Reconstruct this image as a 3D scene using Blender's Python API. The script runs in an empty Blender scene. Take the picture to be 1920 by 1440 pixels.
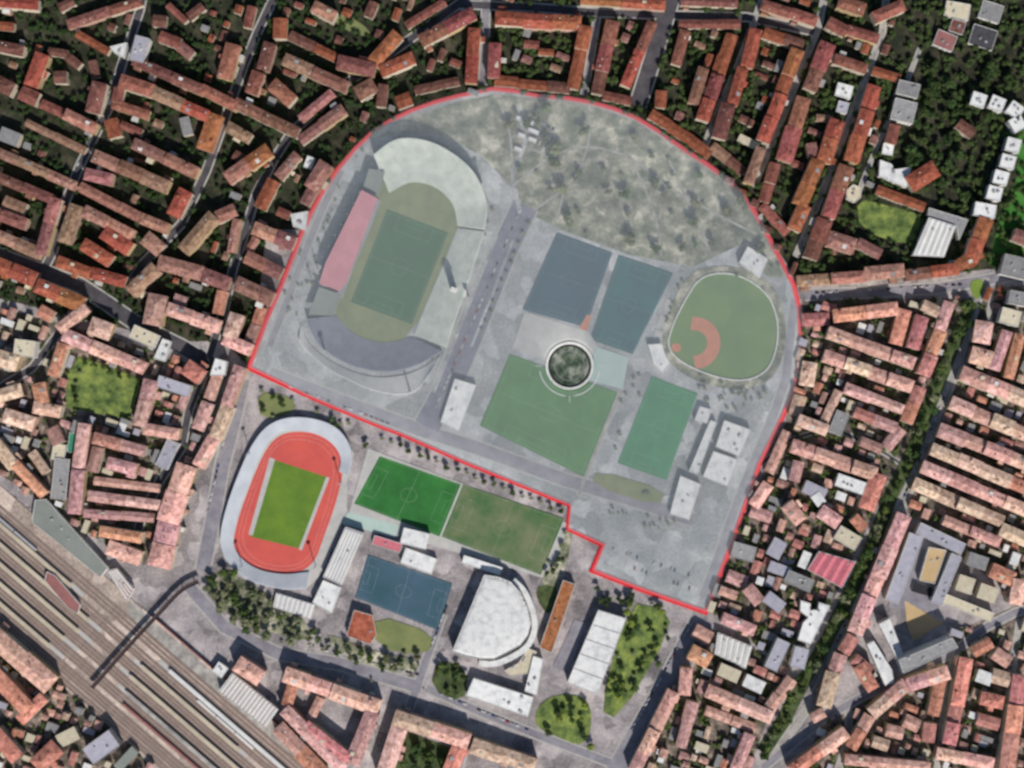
import bpy, bmesh, math, random
from math import radians, sin, cos, pi, hypot, atan2
from mathutils import Vector
random.seed(11)
rnd = random.random
def U(a, b): return a + (b - a) * rnd()

# ------------------------------------------------------------------ camera
S = 0.6          # metres on the ground for one unit of the plan
H = 1800.0       # flying height
scene = bpy.context.scene
col = scene.collection
cam_d = bpy.data.cameras.new('camera')
cam = bpy.data.objects.new('camera', cam_d); col.objects.link(cam)
cam.location = (0, 0, H); cam.rotation_euler = (0, 0, 0)
cam_d.sensor_width = 36; cam_d.lens = 36 * H / (1920 * S)
cam_d.clip_start = 1; cam_d.clip_end = 9000
cam_d.dof.use_dof = True; cam_d.dof.focus_distance = 1100
cam_d.dof.aperture_fstop = 0.0125
scene.camera = cam
# ------------------------------------------------------------------ world, sun
SUN_EL, SUN_AZ = radians(38), radians(163)      # azimuth clockwise from +Y: sun stands at the foot of the picture
w = bpy.data.worlds.new("World"); scene.world = w; w.use_nodes = True
nt = w.node_tree; nt.nodes.clear()
sky = nt.nodes.new('ShaderNodeTexSky'); sky.sky_type = 'NISHITA'; sky.sun_disc = False
sky.sun_elevation = SUN_EL; sky.sun_rotation = SUN_AZ
bg = nt.nodes.new('ShaderNodeBackground'); bg.inputs[1].default_value = 0.075
out = nt.nodes.new('ShaderNodeOutputWorld')
nt.links.new(sky.outputs[0], bg.inputs[0]); nt.links.new(bg.outputs[0], out.inputs[0])
sd = bpy.data.lights.new('sun', 'SUN'); sd.energy = 4.6; sd.angle = radians(0.5); sd.color = (1, .94, .86)
sun = bpy.data.objects.new('sun', sd); col.objects.link(sun)
dv = Vector((sin(SUN_AZ) * cos(SUN_EL), cos(SUN_AZ) * cos(SUN_EL), sin(SUN_EL)))
sun.rotation_euler = dv.to_track_quat('Z', 'Y').to_euler(); sun.location = (0, -300, 800)
scene.view_settings.view_transform = 'Standard'; scene.view_settings.look = 'None'
scene.view_settings.exposure = 0.15; scene.view_settings.gamma = 1

# ------------------------------------------------------------------ materials
def mat(name, c1, c2=None, sc=0.2, rough=.9, vary=0.0, c3=None, detail=4, spec=.2, hue=0.0, plots=0):
    m = bpy.data.materials.new(name); m.use_nodes = True
    n = m.node_tree; b = n.nodes['Principled BSDF']
    b.inputs['Roughness'].default_value = rough
    b.inputs['Specular IOR Level'].default_value = spec
    if c2 is None: c2 = tuple(x * .8 for x in c1)
    tc = n.nodes.new('ShaderNodeTexCoord')
    no = n.nodes.new('ShaderNodeTexNoise'); no.inputs['Scale'].default_value = sc
    no.inputs['Detail'].default_value = detail; no.inputs['Roughness'].default_value = .65
    if hue:
        oj = n.nodes.new('ShaderNodeObjectInfo'); sc_ = n.nodes.new('ShaderNodeMath'); sc_.operation = 'MULTIPLY'; sc_.inputs[1].default_value = 400
        va = n.nodes.new('ShaderNodeVectorMath'); n.links.new(oj.outputs['Random'], sc_.inputs[0]); n.links.new(tc.outputs['Object'], va.inputs[0]); n.links.new(sc_.outputs[0], va.inputs[1]); n.links.new(va.outputs[0], no.inputs['Vector'])
    else: n.links.new(tc.outputs['Object'], no.inputs['Vector'])
    cr = n.nodes.new('ShaderNodeValToRGB')
    cr.color_ramp.elements[0].position = .36; cr.color_ramp.elements[0].color = (*c2, 1)
    cr.color_ramp.elements[1].position = .64; cr.color_ramp.elements[1].color = (*c1, 1)
    if c3:
        e = cr.color_ramp.elements.new(.5); e.color = (*c3, 1)
    n.links.new(no.outputs['Fac'], cr.inputs[0])
    last = cr.outputs[0]
    if plots:
        vo = n.nodes.new('ShaderNodeTexVoronoi'); vo.inputs['Scale'].default_value = plots; vo.distance = 'MANHATTAN'
        mp = n.nodes.new('ShaderNodeMapping'); mp.inputs['Rotation'].default_value = (0, 0, -.36)
        n.links.new(tc.outputs['Object'], mp.inputs[0]); n.links.new(mp.outputs[0], vo.inputs['Vector'])
        sp = n.nodes.new('ShaderNodeSeparateColor'); n.links.new(vo.outputs['Color'], sp.inputs[0])
        n2 = n.nodes.new('ShaderNodeTexNoise'); n2.inputs['Scale'].default_value = .35; n2.inputs['Detail'].default_value = 6; n.links.new(tc.outputs['Object'], n2.inputs['Vector'])
        ad = n.nodes.new('ShaderNodeMath'); ad.operation = 'MULTIPLY_ADD'; n.links.new(sp.outputs[0], ad.inputs[0]); ad.inputs[1].default_value = .55; n.links.new(n2.outputs['Fac'], ad.inputs[2])
        mr0 = n.nodes.new('ShaderNodeMapRange'); mr0.inputs[1].default_value = .35; mr0.inputs[2].default_value = 1.1; mr0.inputs[3].default_value = .55; mr0.inputs[4].default_value = 1.35
        n.links.new(ad.outputs[0], mr0.inputs[0])
        h0 = n.nodes.new('ShaderNodeHueSaturation'); n.links.new(mr0.outputs[0], h0.inputs['Value']); n.links.new(last, h0.inputs['Color']); last = h0.outputs[0]
    if vary or hue:
        oi = n.nodes.new('ShaderNodeObjectInfo')
        hs = n.nodes.new('ShaderNodeHueSaturation')
        mr = n.nodes.new('ShaderNodeMapRange'); mr.inputs[3].default_value = 1 - vary; mr.inputs[4].default_value = 1 + vary
        n.links.new(oi.outputs['Random'], mr.inputs[0]); n.links.new(mr.outputs[0], hs.inputs['Value'])
        if hue:
            m2 = n.nodes.new('ShaderNodeMath'); m2.operation = 'MULTIPLY'; m2.inputs[1].default_value = 7.31
            m3 = n.nodes.new('ShaderNodeMath'); m3.operation = 'FRACT'
            m4 = n.nodes.new('ShaderNodeMapRange'); m4.inputs[3].default_value = .5 - hue; m4.inputs[4].default_value = .5 + hue
            n.links.new(oi.outputs['Random'], m2.inputs[0]); n.links.new(m2.outputs[0], m3.inputs[0])
            n.links.new(m3.outputs[0], m4.inputs[0]); n.links.new(m4.outputs[0], hs.inputs['Hue'])
        n.links.new(last, hs.inputs['Color']); last = hs.outputs[0]
    n.links.new(last, b.inputs['Base Color'])
    return m

def tile_mat(name, c, vary=.22):
    m = mat(name, (min(1, c[0]*1.35), min(1, c[1]*1.5), min(1, c[2]*1.6)), tuple(x * .58 for x in c), sc=.2, c3=c, vary=vary, hue=.018, rough=.85, detail=8)
    n = m.node_tree; b = n.nodes['Principled BSDF']
    tc = n.nodes.new('ShaderNodeTexCoord'); wv = n.nodes.new('ShaderNodeTexWave')
    wv.wave_type = 'BANDS'; wv.bands_direction = 'X'; wv.inputs['Scale'].default_value = .9
    bp = n.nodes.new('ShaderNodeBump'); bp.inputs['Strength'].default_value = .35; bp.inputs['Distance'].default_value = .1
    n.links.new(tc.outputs['Object'], wv.inputs[0]); n.links.new(wv.outputs['Fac'], bp.inputs['Height'])
    n.links.new(bp.outputs[0], b.inputs['Normal'])
    return m

def wall_mat(name, c):
    """stucco with rows of shuttered windows"""
    m = mat(name, c, tuple(x * .8 for x in c), sc=.15, vary=.15)
    n = m.node_tree; b = n.nodes['Principled BSDF']
    src = b.inputs['Base Color'].links[0].from_socket
    tc = n.nodes.new('ShaderNodeTexCoord'); sx = n.nodes.new('ShaderNodeSeparateXYZ'); n.links.new(tc.outputs['Object'], sx.inputs[0])
    def M(op, a, bb=None):
        q = n.nodes.new('ShaderNodeMath'); q.operation = op
        for i, v in enumerate((a, bb)):
            if v is None: continue
            if isinstance(v, (int, float)): q.inputs[i].default_value = v
            else: n.links.new(v, q.inputs[i])
        return q.outputs[0]
    t = M('FRACT', M('DIVIDE', M('ADD', sx.outputs[0], sx.outputs[1]), 3.1))
    z = M('FRACT', M('DIVIDE', sx.outputs[2], 3.2))
    k = M('MULTIPLY', M('MULTIPLY', M('GREATER_THAN', t, .35), M('LESS_THAN', t, .68)), M('MULTIPLY', M('GREATER_THAN', z, .28), M('LESS_THAN', z, .76)))
    mx = n.nodes.new('ShaderNodeMix'); mx.data_type = 'RGBA'; n.links.new(k, mx.inputs[0]); n.links.new(src, mx.inputs[6]); mx.inputs[7].default_value = (.06, .055, .05, 1)
    n.links.new(mx.outputs[2], b.inputs['Base Color'])
    return m

TILE = {'or': tile_mat('orange_tile', (.27, .085, .045)), 'br': tile_mat('brown_tile', (.165, .072, .055)),  # upper rows: tiles darkened to follow the light falling off
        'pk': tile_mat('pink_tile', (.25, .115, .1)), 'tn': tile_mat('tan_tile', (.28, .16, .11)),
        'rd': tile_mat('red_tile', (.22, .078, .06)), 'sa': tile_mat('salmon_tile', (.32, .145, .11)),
        'OR': tile_mat('lit_orange_tile', (.5, .22, .15)), 'BR': tile_mat('lit_brown_tile', (.36, .2, .17)),  # brightened copies for the lower rows, light fall-off put into the colour
        'PK': tile_mat('lit_pink_tile', (.5, .28, .26)), 'TN': tile_mat('lit_tan_tile', (.52, .36, .27)),
        'RD': tile_mat('lit_red_tile', (.46, .2, .17)), 'SA': tile_mat('lit_salmon_tile', (.56, .32, .26))}
M = {
 'wh': mat('white_roofing', (.7, .7, .69), (.48, .49, .5), sc=.12, vary=.1, c3=(.63, .64, .64), detail=9), 'gy': mat('grey_roofing', (.27, .27, .27), (.2, .2, .21), vary=.15),
 'li': mat('lilac_roofing', (.38, .37, .43), (.3, .3, .36), vary=.1), 'dg': mat('dark_roofing', (.08, .08, .09), (.05, .05, .06), vary=.2),
 'gg': mat('grey_green_sheet', (.22, .24, .22), (.18, .2, .19), sc=.05), 'pr': mat('pink_sheet', (.55, .17, .2), (.45, .13, .17), sc=.2),
 'dp': mat('dull_red_sheet', (.3, .13, .12), (.22, .1, .1), sc=.1), 'cr': mat('cream_roofing', (.55, .5, .38), (.45, .4, .3), vary=.1),
 'gn': mat('green_sheet', (.05, .25, .15), (.04, .2, .13)),
 'ground': mat('pale_paving', (.38, .345, .345), (.17, .155, .165), sc=.03, detail=10, c3=(.28, .255, .262), plots=0.05),
 'plaza': mat('plaza_paving', (.42, .43, .43), (.24, .26, .27), sc=.03, detail=10, c3=(.31, .32, .33), plots=0.035),
 'park': mat('park_ground', (.48, .45, .36), (.06, .075, .04), sc=.05, detail=14, c3=(.19, .195, .135), plots=0.03),
 'yard': mat('shade_dark_soil', (.065, .058, .04), (.014, .018, .01), sc=.05, detail=9, c3=(.028, .03, .018), plots=0.07),  # upper garden soil, near black: shade between the houses is in its colour
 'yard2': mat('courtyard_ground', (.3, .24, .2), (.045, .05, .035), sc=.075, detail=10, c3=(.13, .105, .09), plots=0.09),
 'asph': mat('asphalt', (.085, .08, .09), (.05, .048, .058), sc=.08, detail=8),
 'asph2': mat('worn_asphalt', (.27, .26, .29), (.17, .16, .19), sc=.06, detail=9),
 'pale': mat('pale_street', (.42, .4, .37), (.2, .19, .18), sc=.08, detail=9),
 'ballast': mat('rail_ballast', (.52, .43, .37), (.33, .265, .24), sc=.04, detail=10, c3=(.43, .355, .31), plots=0.03),
 'mlawn': mat('dappled_lawn', (.24, .29, .07), (.045, .075, .025), sc=.07, detail=9, c3=(.13, .18, .05)), 'lane': mat('blue_grey_asphalt', (.2, .2, .25), (.11, .11, .15), sc=.06, detail=9), 'bowl': mat('weathered_stand', (.56, .6, .54), (.42, .46, .42), sc=.09, detail=8), 'bal2': mat('rusty_ballast', (.38, .3, .255), (.25, .19, .165), sc=.05, detail=8), 'terr': mat('pale_terrace', (.5, .53, .57), (.42, .45, .5), sc=.06, detail=8), 'sleeper': mat('sleepers', (.27, .2, .17), (.17, .12, .1), sc=.3), 'steel': mat('rail_steel', (.35, .33, .32), rough=.4),
 'concrete': mat('concrete', (.46, .45, .43), (.36, .36, .35), sc=.06, detail=8), 'conc2': mat('white_concrete', (.62, .62, .6), (.52, .52, .51), sc=.08),
 'kerb': mat('kerb_stone', (.4, .39, .37)),
 'grass': mat('mown_grass', (.06, .2, .035), (.035, .14, .022), sc=.03, detail=8), 'belt': mat('shaded_verge', (.09, .12, .045), (.03, .045, .02), sc=.09, detail=8), 'grass2': mat('bright_turf', (.035, .17, .04), (.025, .12, .03), sc=.03),
 'grassb': mat('worn_grass', (.16, .18, .1), (.05, .125, .045), sc=.022, detail=8), 'grassd': mat('stadium_turf', (.012, .1, .02), (.01, .075, .015), sc=.03),
 'grassl': mat('lime_grass', (.2, .27, .05), (.12, .2, .04), sc=.05, detail=8), 'grassy': mat('olive_grass', (.2, .22, .09), (.14, .17, .07), sc=.05),
 'teal': mat('teal_court', (.004, .1, .1), (.006, .065, .08), sc=.03), 'navy': mat('blue_green_court', (.01, .065, .1), (.008, .05, .08), sc=.03),
 'blue': mat('slate_blue_court', (.06, .11, .16), (.035, .085, .11), sc=.02), 'gturf': mat('emerald_turf', (.03, .22, .08), (.025, .17, .065), sc=.03),
 'mint': mat('pale_mint_court', (.4, .5, .46), (.34, .45, .42), sc=.05), 'clay': mat('clay', (.55, .2, .11), (.45, .16, .09), sc=.1),
 'track': mat('red_track', (.56, .1, .08), (.48, .085, .075), sc=.04), 'line': mat('white_paint', (.8, .8, .78)),
 'tanf': mat('tan_sand', (.5, .36, .2), (.42, .3, .16), sc=.05), 'red': mat('red_paint', (.62, .012, .02), (.6, .01, .018), rough=.6),
 'seats': mat('grey_seating', (.3, .3, .33), (.22, .22, .26), sc=.08), 'seatsd': mat('shadowed_seating', (.2, .21, .27), (.15, .16, .21), sc=.1),  # the slate copy holds the south curve's shadow in its colour
 'dark': mat('dark_surface', (.03, .03, .035)), 'glass': mat('car_glass', (.02, .02, .025), rough=.15, spec=.5),
 'bark': mat('bark', (.09, .065, .045)), 'metal': mat('grey_metal', (.4, .4, .42), rough=.5), 'pinkroof': mat('dusty_pink_roof', (.5, .24, .27), (.42, .2, .23), sc=.06),
 'brick': mat('brick_chimney', (.3, .15, .1)), 'mottle': mat('mottled_grey_disc', (.3, .32, .27), (.02, .045, .025), sc=.07, detail=4, c3=(.09, .12, .085)),
 'bridge': mat('dark_bridge_deck', (.07, .05, .055)), 'tanstrip': mat('platform_slabs', (.5, .44, .34), (.38, .33, .26), sc=.05),
}
WALLS = [wall_mat('ochre_stucco', (.5, .38, .22)), wall_mat('cream_stucco', (.6, .53, .42)), wall_mat('rose_stucco', (.5, .33, .26))]
WWALL = wall_mat('white_stucco', (.65, .64, .62))
CANOPY = [mat('foliage_dark', (.055, .085, .025), (.02, .04, .012), sc=.6, vary=.25, hue=.02),
          mat('foliage_mid', (.09, .13, .035), (.035, .065, .018), sc=.6, vary=.25, hue=.02),
          mat('foliage_pale', (.2, .21, .12), (.08, .11, .05), sc=.5, vary=.25, hue=.02),
          mat('foliage_lime', (.26, .3, .06), (.12, .18, .03), sc=.5, vary=.2)]
CARM = [mat('car_paint_white', (.75, .75, .75), rough=.3, spec=.5), mat('car_paint_silver', (.4, .41, .43), rough=.3, spec=.5),
        mat('car_paint_black', (.03, .03, .035), rough=.3, spec=.5), mat('car_paint_red', (.4, .03, .03), rough=.3, spec=.5), mat('car_paint_blue', (.05, .09, .25), rough=.3, spec=.5)]

# ------------------------------------------------------------------ helpers
def W(p, h=0.0):
    """plan point -> metres; a point read at roof height h stands closer to the middle on the ground"""
    k = S * (1 - h / H)
    return ((p[0] - 960) * k, (720 - p[1]) * k)
def quad(c, L, Wd, ang):
    """plan rectangle: centre, length, width, angle in picture degrees (clockwise)"""
    a = radians(ang); u = (cos(a) * L / 2, sin(a) * L / 2); v = (-sin(a) * Wd / 2, cos(a) * Wd / 2)
    return [(c[0]-u[0]-v[0], c[1]-u[1]-v[1]), (c[0]+u[0]-v[0], c[1]+u[1]-v[1]), (c[0]+u[0]+v[0], c[1]+u[1]+v[1]), (c[0]-u[0]+v[0], c[1]-u[1]+v[1])]
OCC = []          # plan polygons already taken (plan units)
def occ(poly):
    xs = [p[0] for p in poly]; ys = [p[1] for p in poly]
    OCC.append((min(xs), min(ys), max(xs), max(ys), poly))
def inpoly(x, y, poly):
    c = False; j = len(poly) - 1
    for i in range(len(poly)):
        xi, yi = poly[i]; xj, yj = poly[j]
        if (yi > y) != (yj > y) and x < (xj - xi) * (y - yi) / (yj - yi) + xi: c = not c
        j = i
    return c
def taken(x, y):
    for a, b, c, d, p in OCC:
        if a <= x <= c and b <= y <= d and inpoly(x, y, p): return True
    return False
def mesh(name, bm, m, parent=None):
    me = bpy.data.meshes.new(name)
    bmesh.ops.recalc_face_normals(bm, faces=bm.faces[:])
    bm.to_mesh(me); bm.free()
    for q in (m if isinstance(m, (list, tuple)) else [m]): me.materials.append(q)
    o = bpy.data.objects.new(name, me); col.objects.link(o)
    if parent: o.parent = parent
    return o
def empty(name, loc, rz=0):
    o = bpy.data.objects.new(name, None); col.objects.link(o); o.empty_display_size = 2
    o.location = loc; o.rotation_euler = (0, 0, rz); return o
def tag(o, label=None, cat=None, group=None, kind=None):
    if label: o['label'] = label
    if cat: o['category'] = cat
    if group: o['group'] = group
    if kind: o['kind'] = kind
    return o
def prism(bm, pts, z0, z1, mi=0):
    lo = [bm.verts.new((x, y, z0)) for x, y in pts]; hi = [bm.verts.new((x, y, z1)) for x, y in pts]
    n = len(pts); fs = [bm.faces.new(hi), bm.faces.new(lo[::-1])]
    for i in range(n): fs.append(bm.faces.new((lo[i], lo[(i + 1) % n], hi[(i + 1) % n], hi[i])))
    for f in fs: f.material_index = mi
def box(bm, x, y, z, sx, sy, sz, rz=0, mi=0):
    c, s = cos(rz), sin(rz)
    pts = [(x + a * c - b * s, y + a * s + b * c) for a, b in ((-sx/2, -sy/2), (sx/2, -sy/2), (sx/2, sy/2), (-sx/2, sy/2))]
    prism(bm, pts, z, z + sz, mi)
def offset_strip(pts, wid):
    """left/right edges of a band along pts; wid number or list"""
    L, R = [], []; n = len(pts)
    for i, (x, y) in enumerate(pts):
        a = pts[max(i - 1, 0)]; b = pts[min(i + 1, n - 1)]
        dx, dy = b[0] - a[0], b[1] - a[1]; l = hypot(dx, dy) or 1
        k = (wid[i] if isinstance(wid, (list, tuple)) else wid) / 2
        if 0 < i < n - 1:
            d1 = Vector((x - a[0], y - a[1])).normalized(); d2 = Vector((b[0] - x, b[1] - y)).normalized()
            m = Vector((-(d1 + d2).y, (d1 + d2).x)).normalized(); q = max(.5, m.dot(Vector((-d1.y, d1.x))))
            ox, oy = m.x * k / q, m.y * k / q
        else: ox, oy = -dy / l * k, dx / l * k
        L.append((x + ox, y + oy)); R.append((x - ox, y - oy))
    return L, R
def smooth(pts, it=2, closed=False):
    for _ in range(it):
        q = []; n = len(pts); rng = range(n if closed else n - 1)
        if not closed: q.append(pts[0])
        for i in rng:
            a, b = pts[i], pts[(i + 1) % n]
            q.append((a[0]*.75 + b[0]*.25, a[1]*.75 + b[1]*.25)); q.append((a[0]*.25 + b[0]*.75, a[1]*.25 + b[1]*.75))
        if not closed: q.append(pts[-1])
        pts = q
    return pts
def band(bm, pts, wid, z0, z1, mi=0):
    L, R = offset_strip(pts, wid)
    for i in range(len(pts) - 1): pass
    vs = [[bm.verts.new((*L[i], z)) for i in range(len(pts))] + [bm.verts.new((*R[i], z)) for i in range(len(pts))][::-1] for z in (z0, z1)] if z1 > z0 else None
    n = len(pts)
    if vs:
        lo, hi = vs; m = len(lo)
        for i in range(n - 1):
            for f in ((hi[i], hi[i+1], hi[m-2-i], hi[m-1-i]), (lo[m-1-i], lo[m-2-i], lo[i+1], lo[i])):
                bm.faces.new(f).material_index = mi
        for i in range(m): bm.faces.new((lo[i], lo[(i+1) % m], hi[(i+1) % m], hi[i])).material_index = mi
    else:
        a = [bm.verts.new((*p, z0)) for p in L]; b = [bm.verts.new((*p, z0)) for p in R]
        for i in range(n - 1): bm.faces.new((a[i], a[i+1], b[i+1], b[i])).material_index = mi
ZL = [0.05]
def zl():
    ZL[0] += 0.006; return ZL[0]
def patch(name, poly, m, z=None, label=None, sm=0, dense=False):
    """flat piece of ground"""
    if sm: poly = smooth(poly, sm, True)
    bm = bmesh.new(); z = z or zl()
    f = bm.faces.new([bm.verts.new((*W(p), z)) for p in poly])
    bmesh.ops.triangulate(bm, faces=[f])
    o = mesh(name, bm, m); tag(o, label=label, kind='structure')
    for f in o.data.polygons:
        pass
    return o
def street(pts, wid, m='asph', kerb=True, name='street', label=None, block=True):
    P = [W(p) for p in pts]; wm = wid * S
    bm = bmesh.new()
    if kerb: band(bm, P, wm + 3.6, .02, .16 + zl() * .1, 1)
    z = .2 + zl() * .1
    band(bm, P, wm, .01, z, 0)
    o = mesh(name, bm, [M[m], M['kerb']]); tag(o, label=label, kind='structure')
    if block:
        L, R = offset_strip(pts, wid + 3); occ(L + R[::-1])
    return o

# ------------------------------------------------------------------ the ground
bm = bmesh.new(); R_ = 4000
bm.faces.new([bm.verts.new(v) for v in ((-R_, -R_, 0), (R_, -R_, 0), (R_, R_, 0), (-R_, R_, 0))])
tag(mesh('ground', bm, M['ground']), 'mauve grey paved ground under the whole town', kind='structure')

RED = [(467, 690), (500, 600), (524, 545), (550, 480), (565, 440), (583, 400), (606, 358), (634, 317), (665, 280), (700, 247), (735, 225), (773, 207), (815, 192), (860, 180), (923, 167), (965, 171), (1007, 180), (1060, 184), (1107, 192), (1150, 204), (1190, 220), (1235, 247), (1280, 279), (1322, 306), (1363, 336), (1390, 364), (1413, 395), (1437, 438), (1460, 482), (1487, 533), (1499, 580), (1501, 640), (1494, 707), (1482, 748), (1467, 782), (1445, 828), (1423, 873), (1393, 960), (1363, 1043), (1323, 1148), (1280, 1133), (1195, 1103), (1110, 1070), (1130, 1022), (1064, 992), (1068, 948), (980, 912), (873, 868), (753, 815), (700, 795), (633, 767), (575, 742), (520, 715)]

YARDS = [
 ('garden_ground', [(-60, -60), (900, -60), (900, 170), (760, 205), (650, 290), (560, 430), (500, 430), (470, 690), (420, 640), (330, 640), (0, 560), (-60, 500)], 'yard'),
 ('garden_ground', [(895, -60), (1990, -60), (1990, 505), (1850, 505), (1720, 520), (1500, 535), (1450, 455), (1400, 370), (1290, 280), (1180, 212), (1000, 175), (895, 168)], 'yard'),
 ('garden_ground', [(1508, 560), (1820, 560), (1740, 760), (1640, 960), (1560, 1130), (1480, 1250), (1330, 1145), (1400, 960), (1490, 750)], 'yard2'),
 ('garden_ground', [(1850, 540), (1990, 530), (1990, 1120), (1850, 1080), (1730, 985), (1700, 960), (1780, 760)], 'yard2'),
 ('garden_ground', [(-60, 560), (240, 640), (400, 700), (360, 900), (270, 1060), (180, 1010), (-60, 850)], 'yard2'),
 ('garden_ground', [(-60, 1190), (60, 1230), (260, 1410), (330, 1500), (-60, 1500)], 'yard2'),
 ('garden_ground', [(1290, 1160), (1480, 1250), (1440, 1350), (1380, 1500), (1150, 1500), (1230, 1350)], 'yard2'),
 ('garden_ground', [(1560, 1340), (1700, 1280), (1800, 1180), (1990, 1100), (1990, 1500), (1450, 1500)], 'yard2'),
]
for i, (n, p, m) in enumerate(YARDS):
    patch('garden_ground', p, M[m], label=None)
# ground inside the red line
patch('plaza_ground', RED, M['plaza'], label='pale paved ground of the sports quarter inside the red line')
patch('park_ground', [(700, 262), (760, 222), (860, 190), (930, 176), (1010, 185), (1110, 198), (1190, 226), (1280, 285), (1365, 342), (1420, 410), (1455, 480), (1470, 520), (1440, 520), (1385, 460), (1300, 500), (1180, 478), (1050, 430), (990, 400), (960, 350), (900, 290), (820, 250), (745, 250)], M['park'], label='mottled olive park ground under the north curve')

# ------------------------------------------------------------------ streets
ST = [
 ([(275, -40), (262, 20), (235, 100), (205, 200), (150, 310), (122, 380), (100, 470), (85, 500)], 13, 'asph'),
 ([(530, -40), (483, 60), (458, 120), (430, 200), (387, 320), (340, 420), (300, 462), (270, 492), (235, 545)], 13, 'asph'),
 ([(900, -40), (870, 0), (760, 80), (640, 163), (545, 250), (513, 300), (480, 365), (460, 433), (438, 500), (420, 580), (400, 645), (382, 700), (355, 765), (340, 840), (300, 900), (265, 975), (245, 1040)], 13, 'asph'),
 ([(-40, 465), (150, 535), (200, 568), (260, 610), (340, 650), (400, 685)], 26, 'asph'),
 ([(165, 570), (110, 625), (60, 690), (-20, 740)], 12, 'asph'),
 ([(912, -40), (910, 60), (905, 160)], 13, 'asph2'),
 ([(1130, -40), (1112, 80), (1095, 178)], 10, 'asph2'),
 ([(1270, -40), (1230, 90), (1195, 200)], 30, 'asph'),
 ([(860, 8), (1000, 14), (1125, 24), (1240, 28), (1400, 32), (1530, 60)], 13, 'asph'),
 ([(1440, -40), (1422, 20), (1385, 120), (1350, 200), (1320, 278)], 8, 'pale'),
 ([(1552, -40), (1535, 50), (1495, 150), (1455, 250), (1412, 352)], 8, 'pale'),
 ([(1665, -40), (1655, 60), (1625, 140), (1580, 260), (1530, 390), (1492, 482)], 8, 'pale'),
 ([(1725, 90), (1690, 180), (1650, 260), (1610, 360)], 4, 'pale'),
 ([(1510, 553), (1640, 548), (1760, 540), (1850, 525), (1990, 500)], 18, 'asph2'),
 ([(1850, 520), (1828, 570), (1795, 690), (1757, 780), (1727, 863), (1685, 960), (1647, 1060), (1608, 1137), (1570, 1215), (1520, 1320), (1467, 1393), (1413, 1470)], 12, 'pale'),
 ([(1430, 1440), (1540, 1350), (1613, 1308), (1690, 1272), (1790, 1222), (1850, 1175), (1900, 1150), (1990, 1120)], 13, 'asph2'),
 ([(1789, 1220), (1772, 1330), (1752, 1480)], 7, 'pale'),
 ([(1912, 1160), (1893, 1290), (1868, 1480)], 8, 'pale'),
 ([(1590, 1330), (1592, 1380), (1560, 1480)], 9, 'pale'),
 ([(1318, 1160), (1258, 1275), (1200, 1375), (1140, 1480)], 44, 'asph2'),
 ([(830, 1150), (800, 1235), (773, 1313), (710, 1480)], 14, 'asph2'),
 ([(700, 1335), (672, 1400), (640, 1480)], 10, 'asph2'),
 ([(800, 1290), (900, 1335), (1000, 1375), (1170, 1440)], 14, 'asph2'),
 ([(880, 1378), (860, 1440), (845, 1480)], 12, 'asph2'),
 ([(455, 712), (440, 780), (415, 880), (398, 980), (380, 1070)], 26, 'asph2'),
 ([(355, 1100), (420, 1175), (520, 1225), (640, 1245), (790, 1290)], 22, 'asph2'),
 ([(1860, 545), (1850, 640), (1800, 700)], 5, 'pale'),
 ([(1410, 885), (1480, 825), (1560, 800), (1660, 850), (1690, 870)], 5, 'asph'),
]
for p, wd, m in ST: street(p, wd, m)
# avenue and paths inside the red line
street([(505, 700), (640, 752), (770, 800), (900, 842), (1060, 900), (1180, 935), (1300, 975)], 24, 'asph2', name='avenue', block=True)
street([(985, 385), (945, 470), (905, 570), (868, 660), (830, 745), (800, 800)], 48, 'lane', name='avenue')
street([(930, 440), (890, 540), (850, 640), (812, 735)], 9, 'plaza', name='path')
street([(962, 450), (922, 555), (884, 650)], 5, 'plaza', kerb=False, name='path')
street([(975, 400), (960, 330), (985, 270), (975, 200)], 8, 'plaza', kerb=False, name='path', block=False)
street([(1492, 560), (1480, 640), (1474, 710), (1450, 780), (1420, 850), (1380, 950), (1345, 1050), (1318, 1120)], 16, 'asph2', name='avenue')
street([(1165, 735), (1130, 810), (1098, 890), (1085, 930)], 7, 'pale', name='path')
street([(640, 320), (605, 390), (575, 465), (540, 560), (505, 650)], 12, 'asph2', name='avenue')

for pp in ([(960, 350), (1020, 300), (1090, 270), (1180, 290), (1250, 350)], [(1000, 395), (1080, 340), (1110, 250), (1100, 195)], [(1180, 290), (1230, 400), (1240, 480)], [(1250, 350), (1340, 400), (1420, 440)], [(1040, 420), (1060, 360), (1040, 300), (1000, 280)], [(1250, 290), (1290, 380), (1330, 470)], [(940, 200), (960, 260), (960, 340)]):
    street(smooth(pp, 2), 4, 'pale', kerb=False, name='path', block=False)
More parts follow.
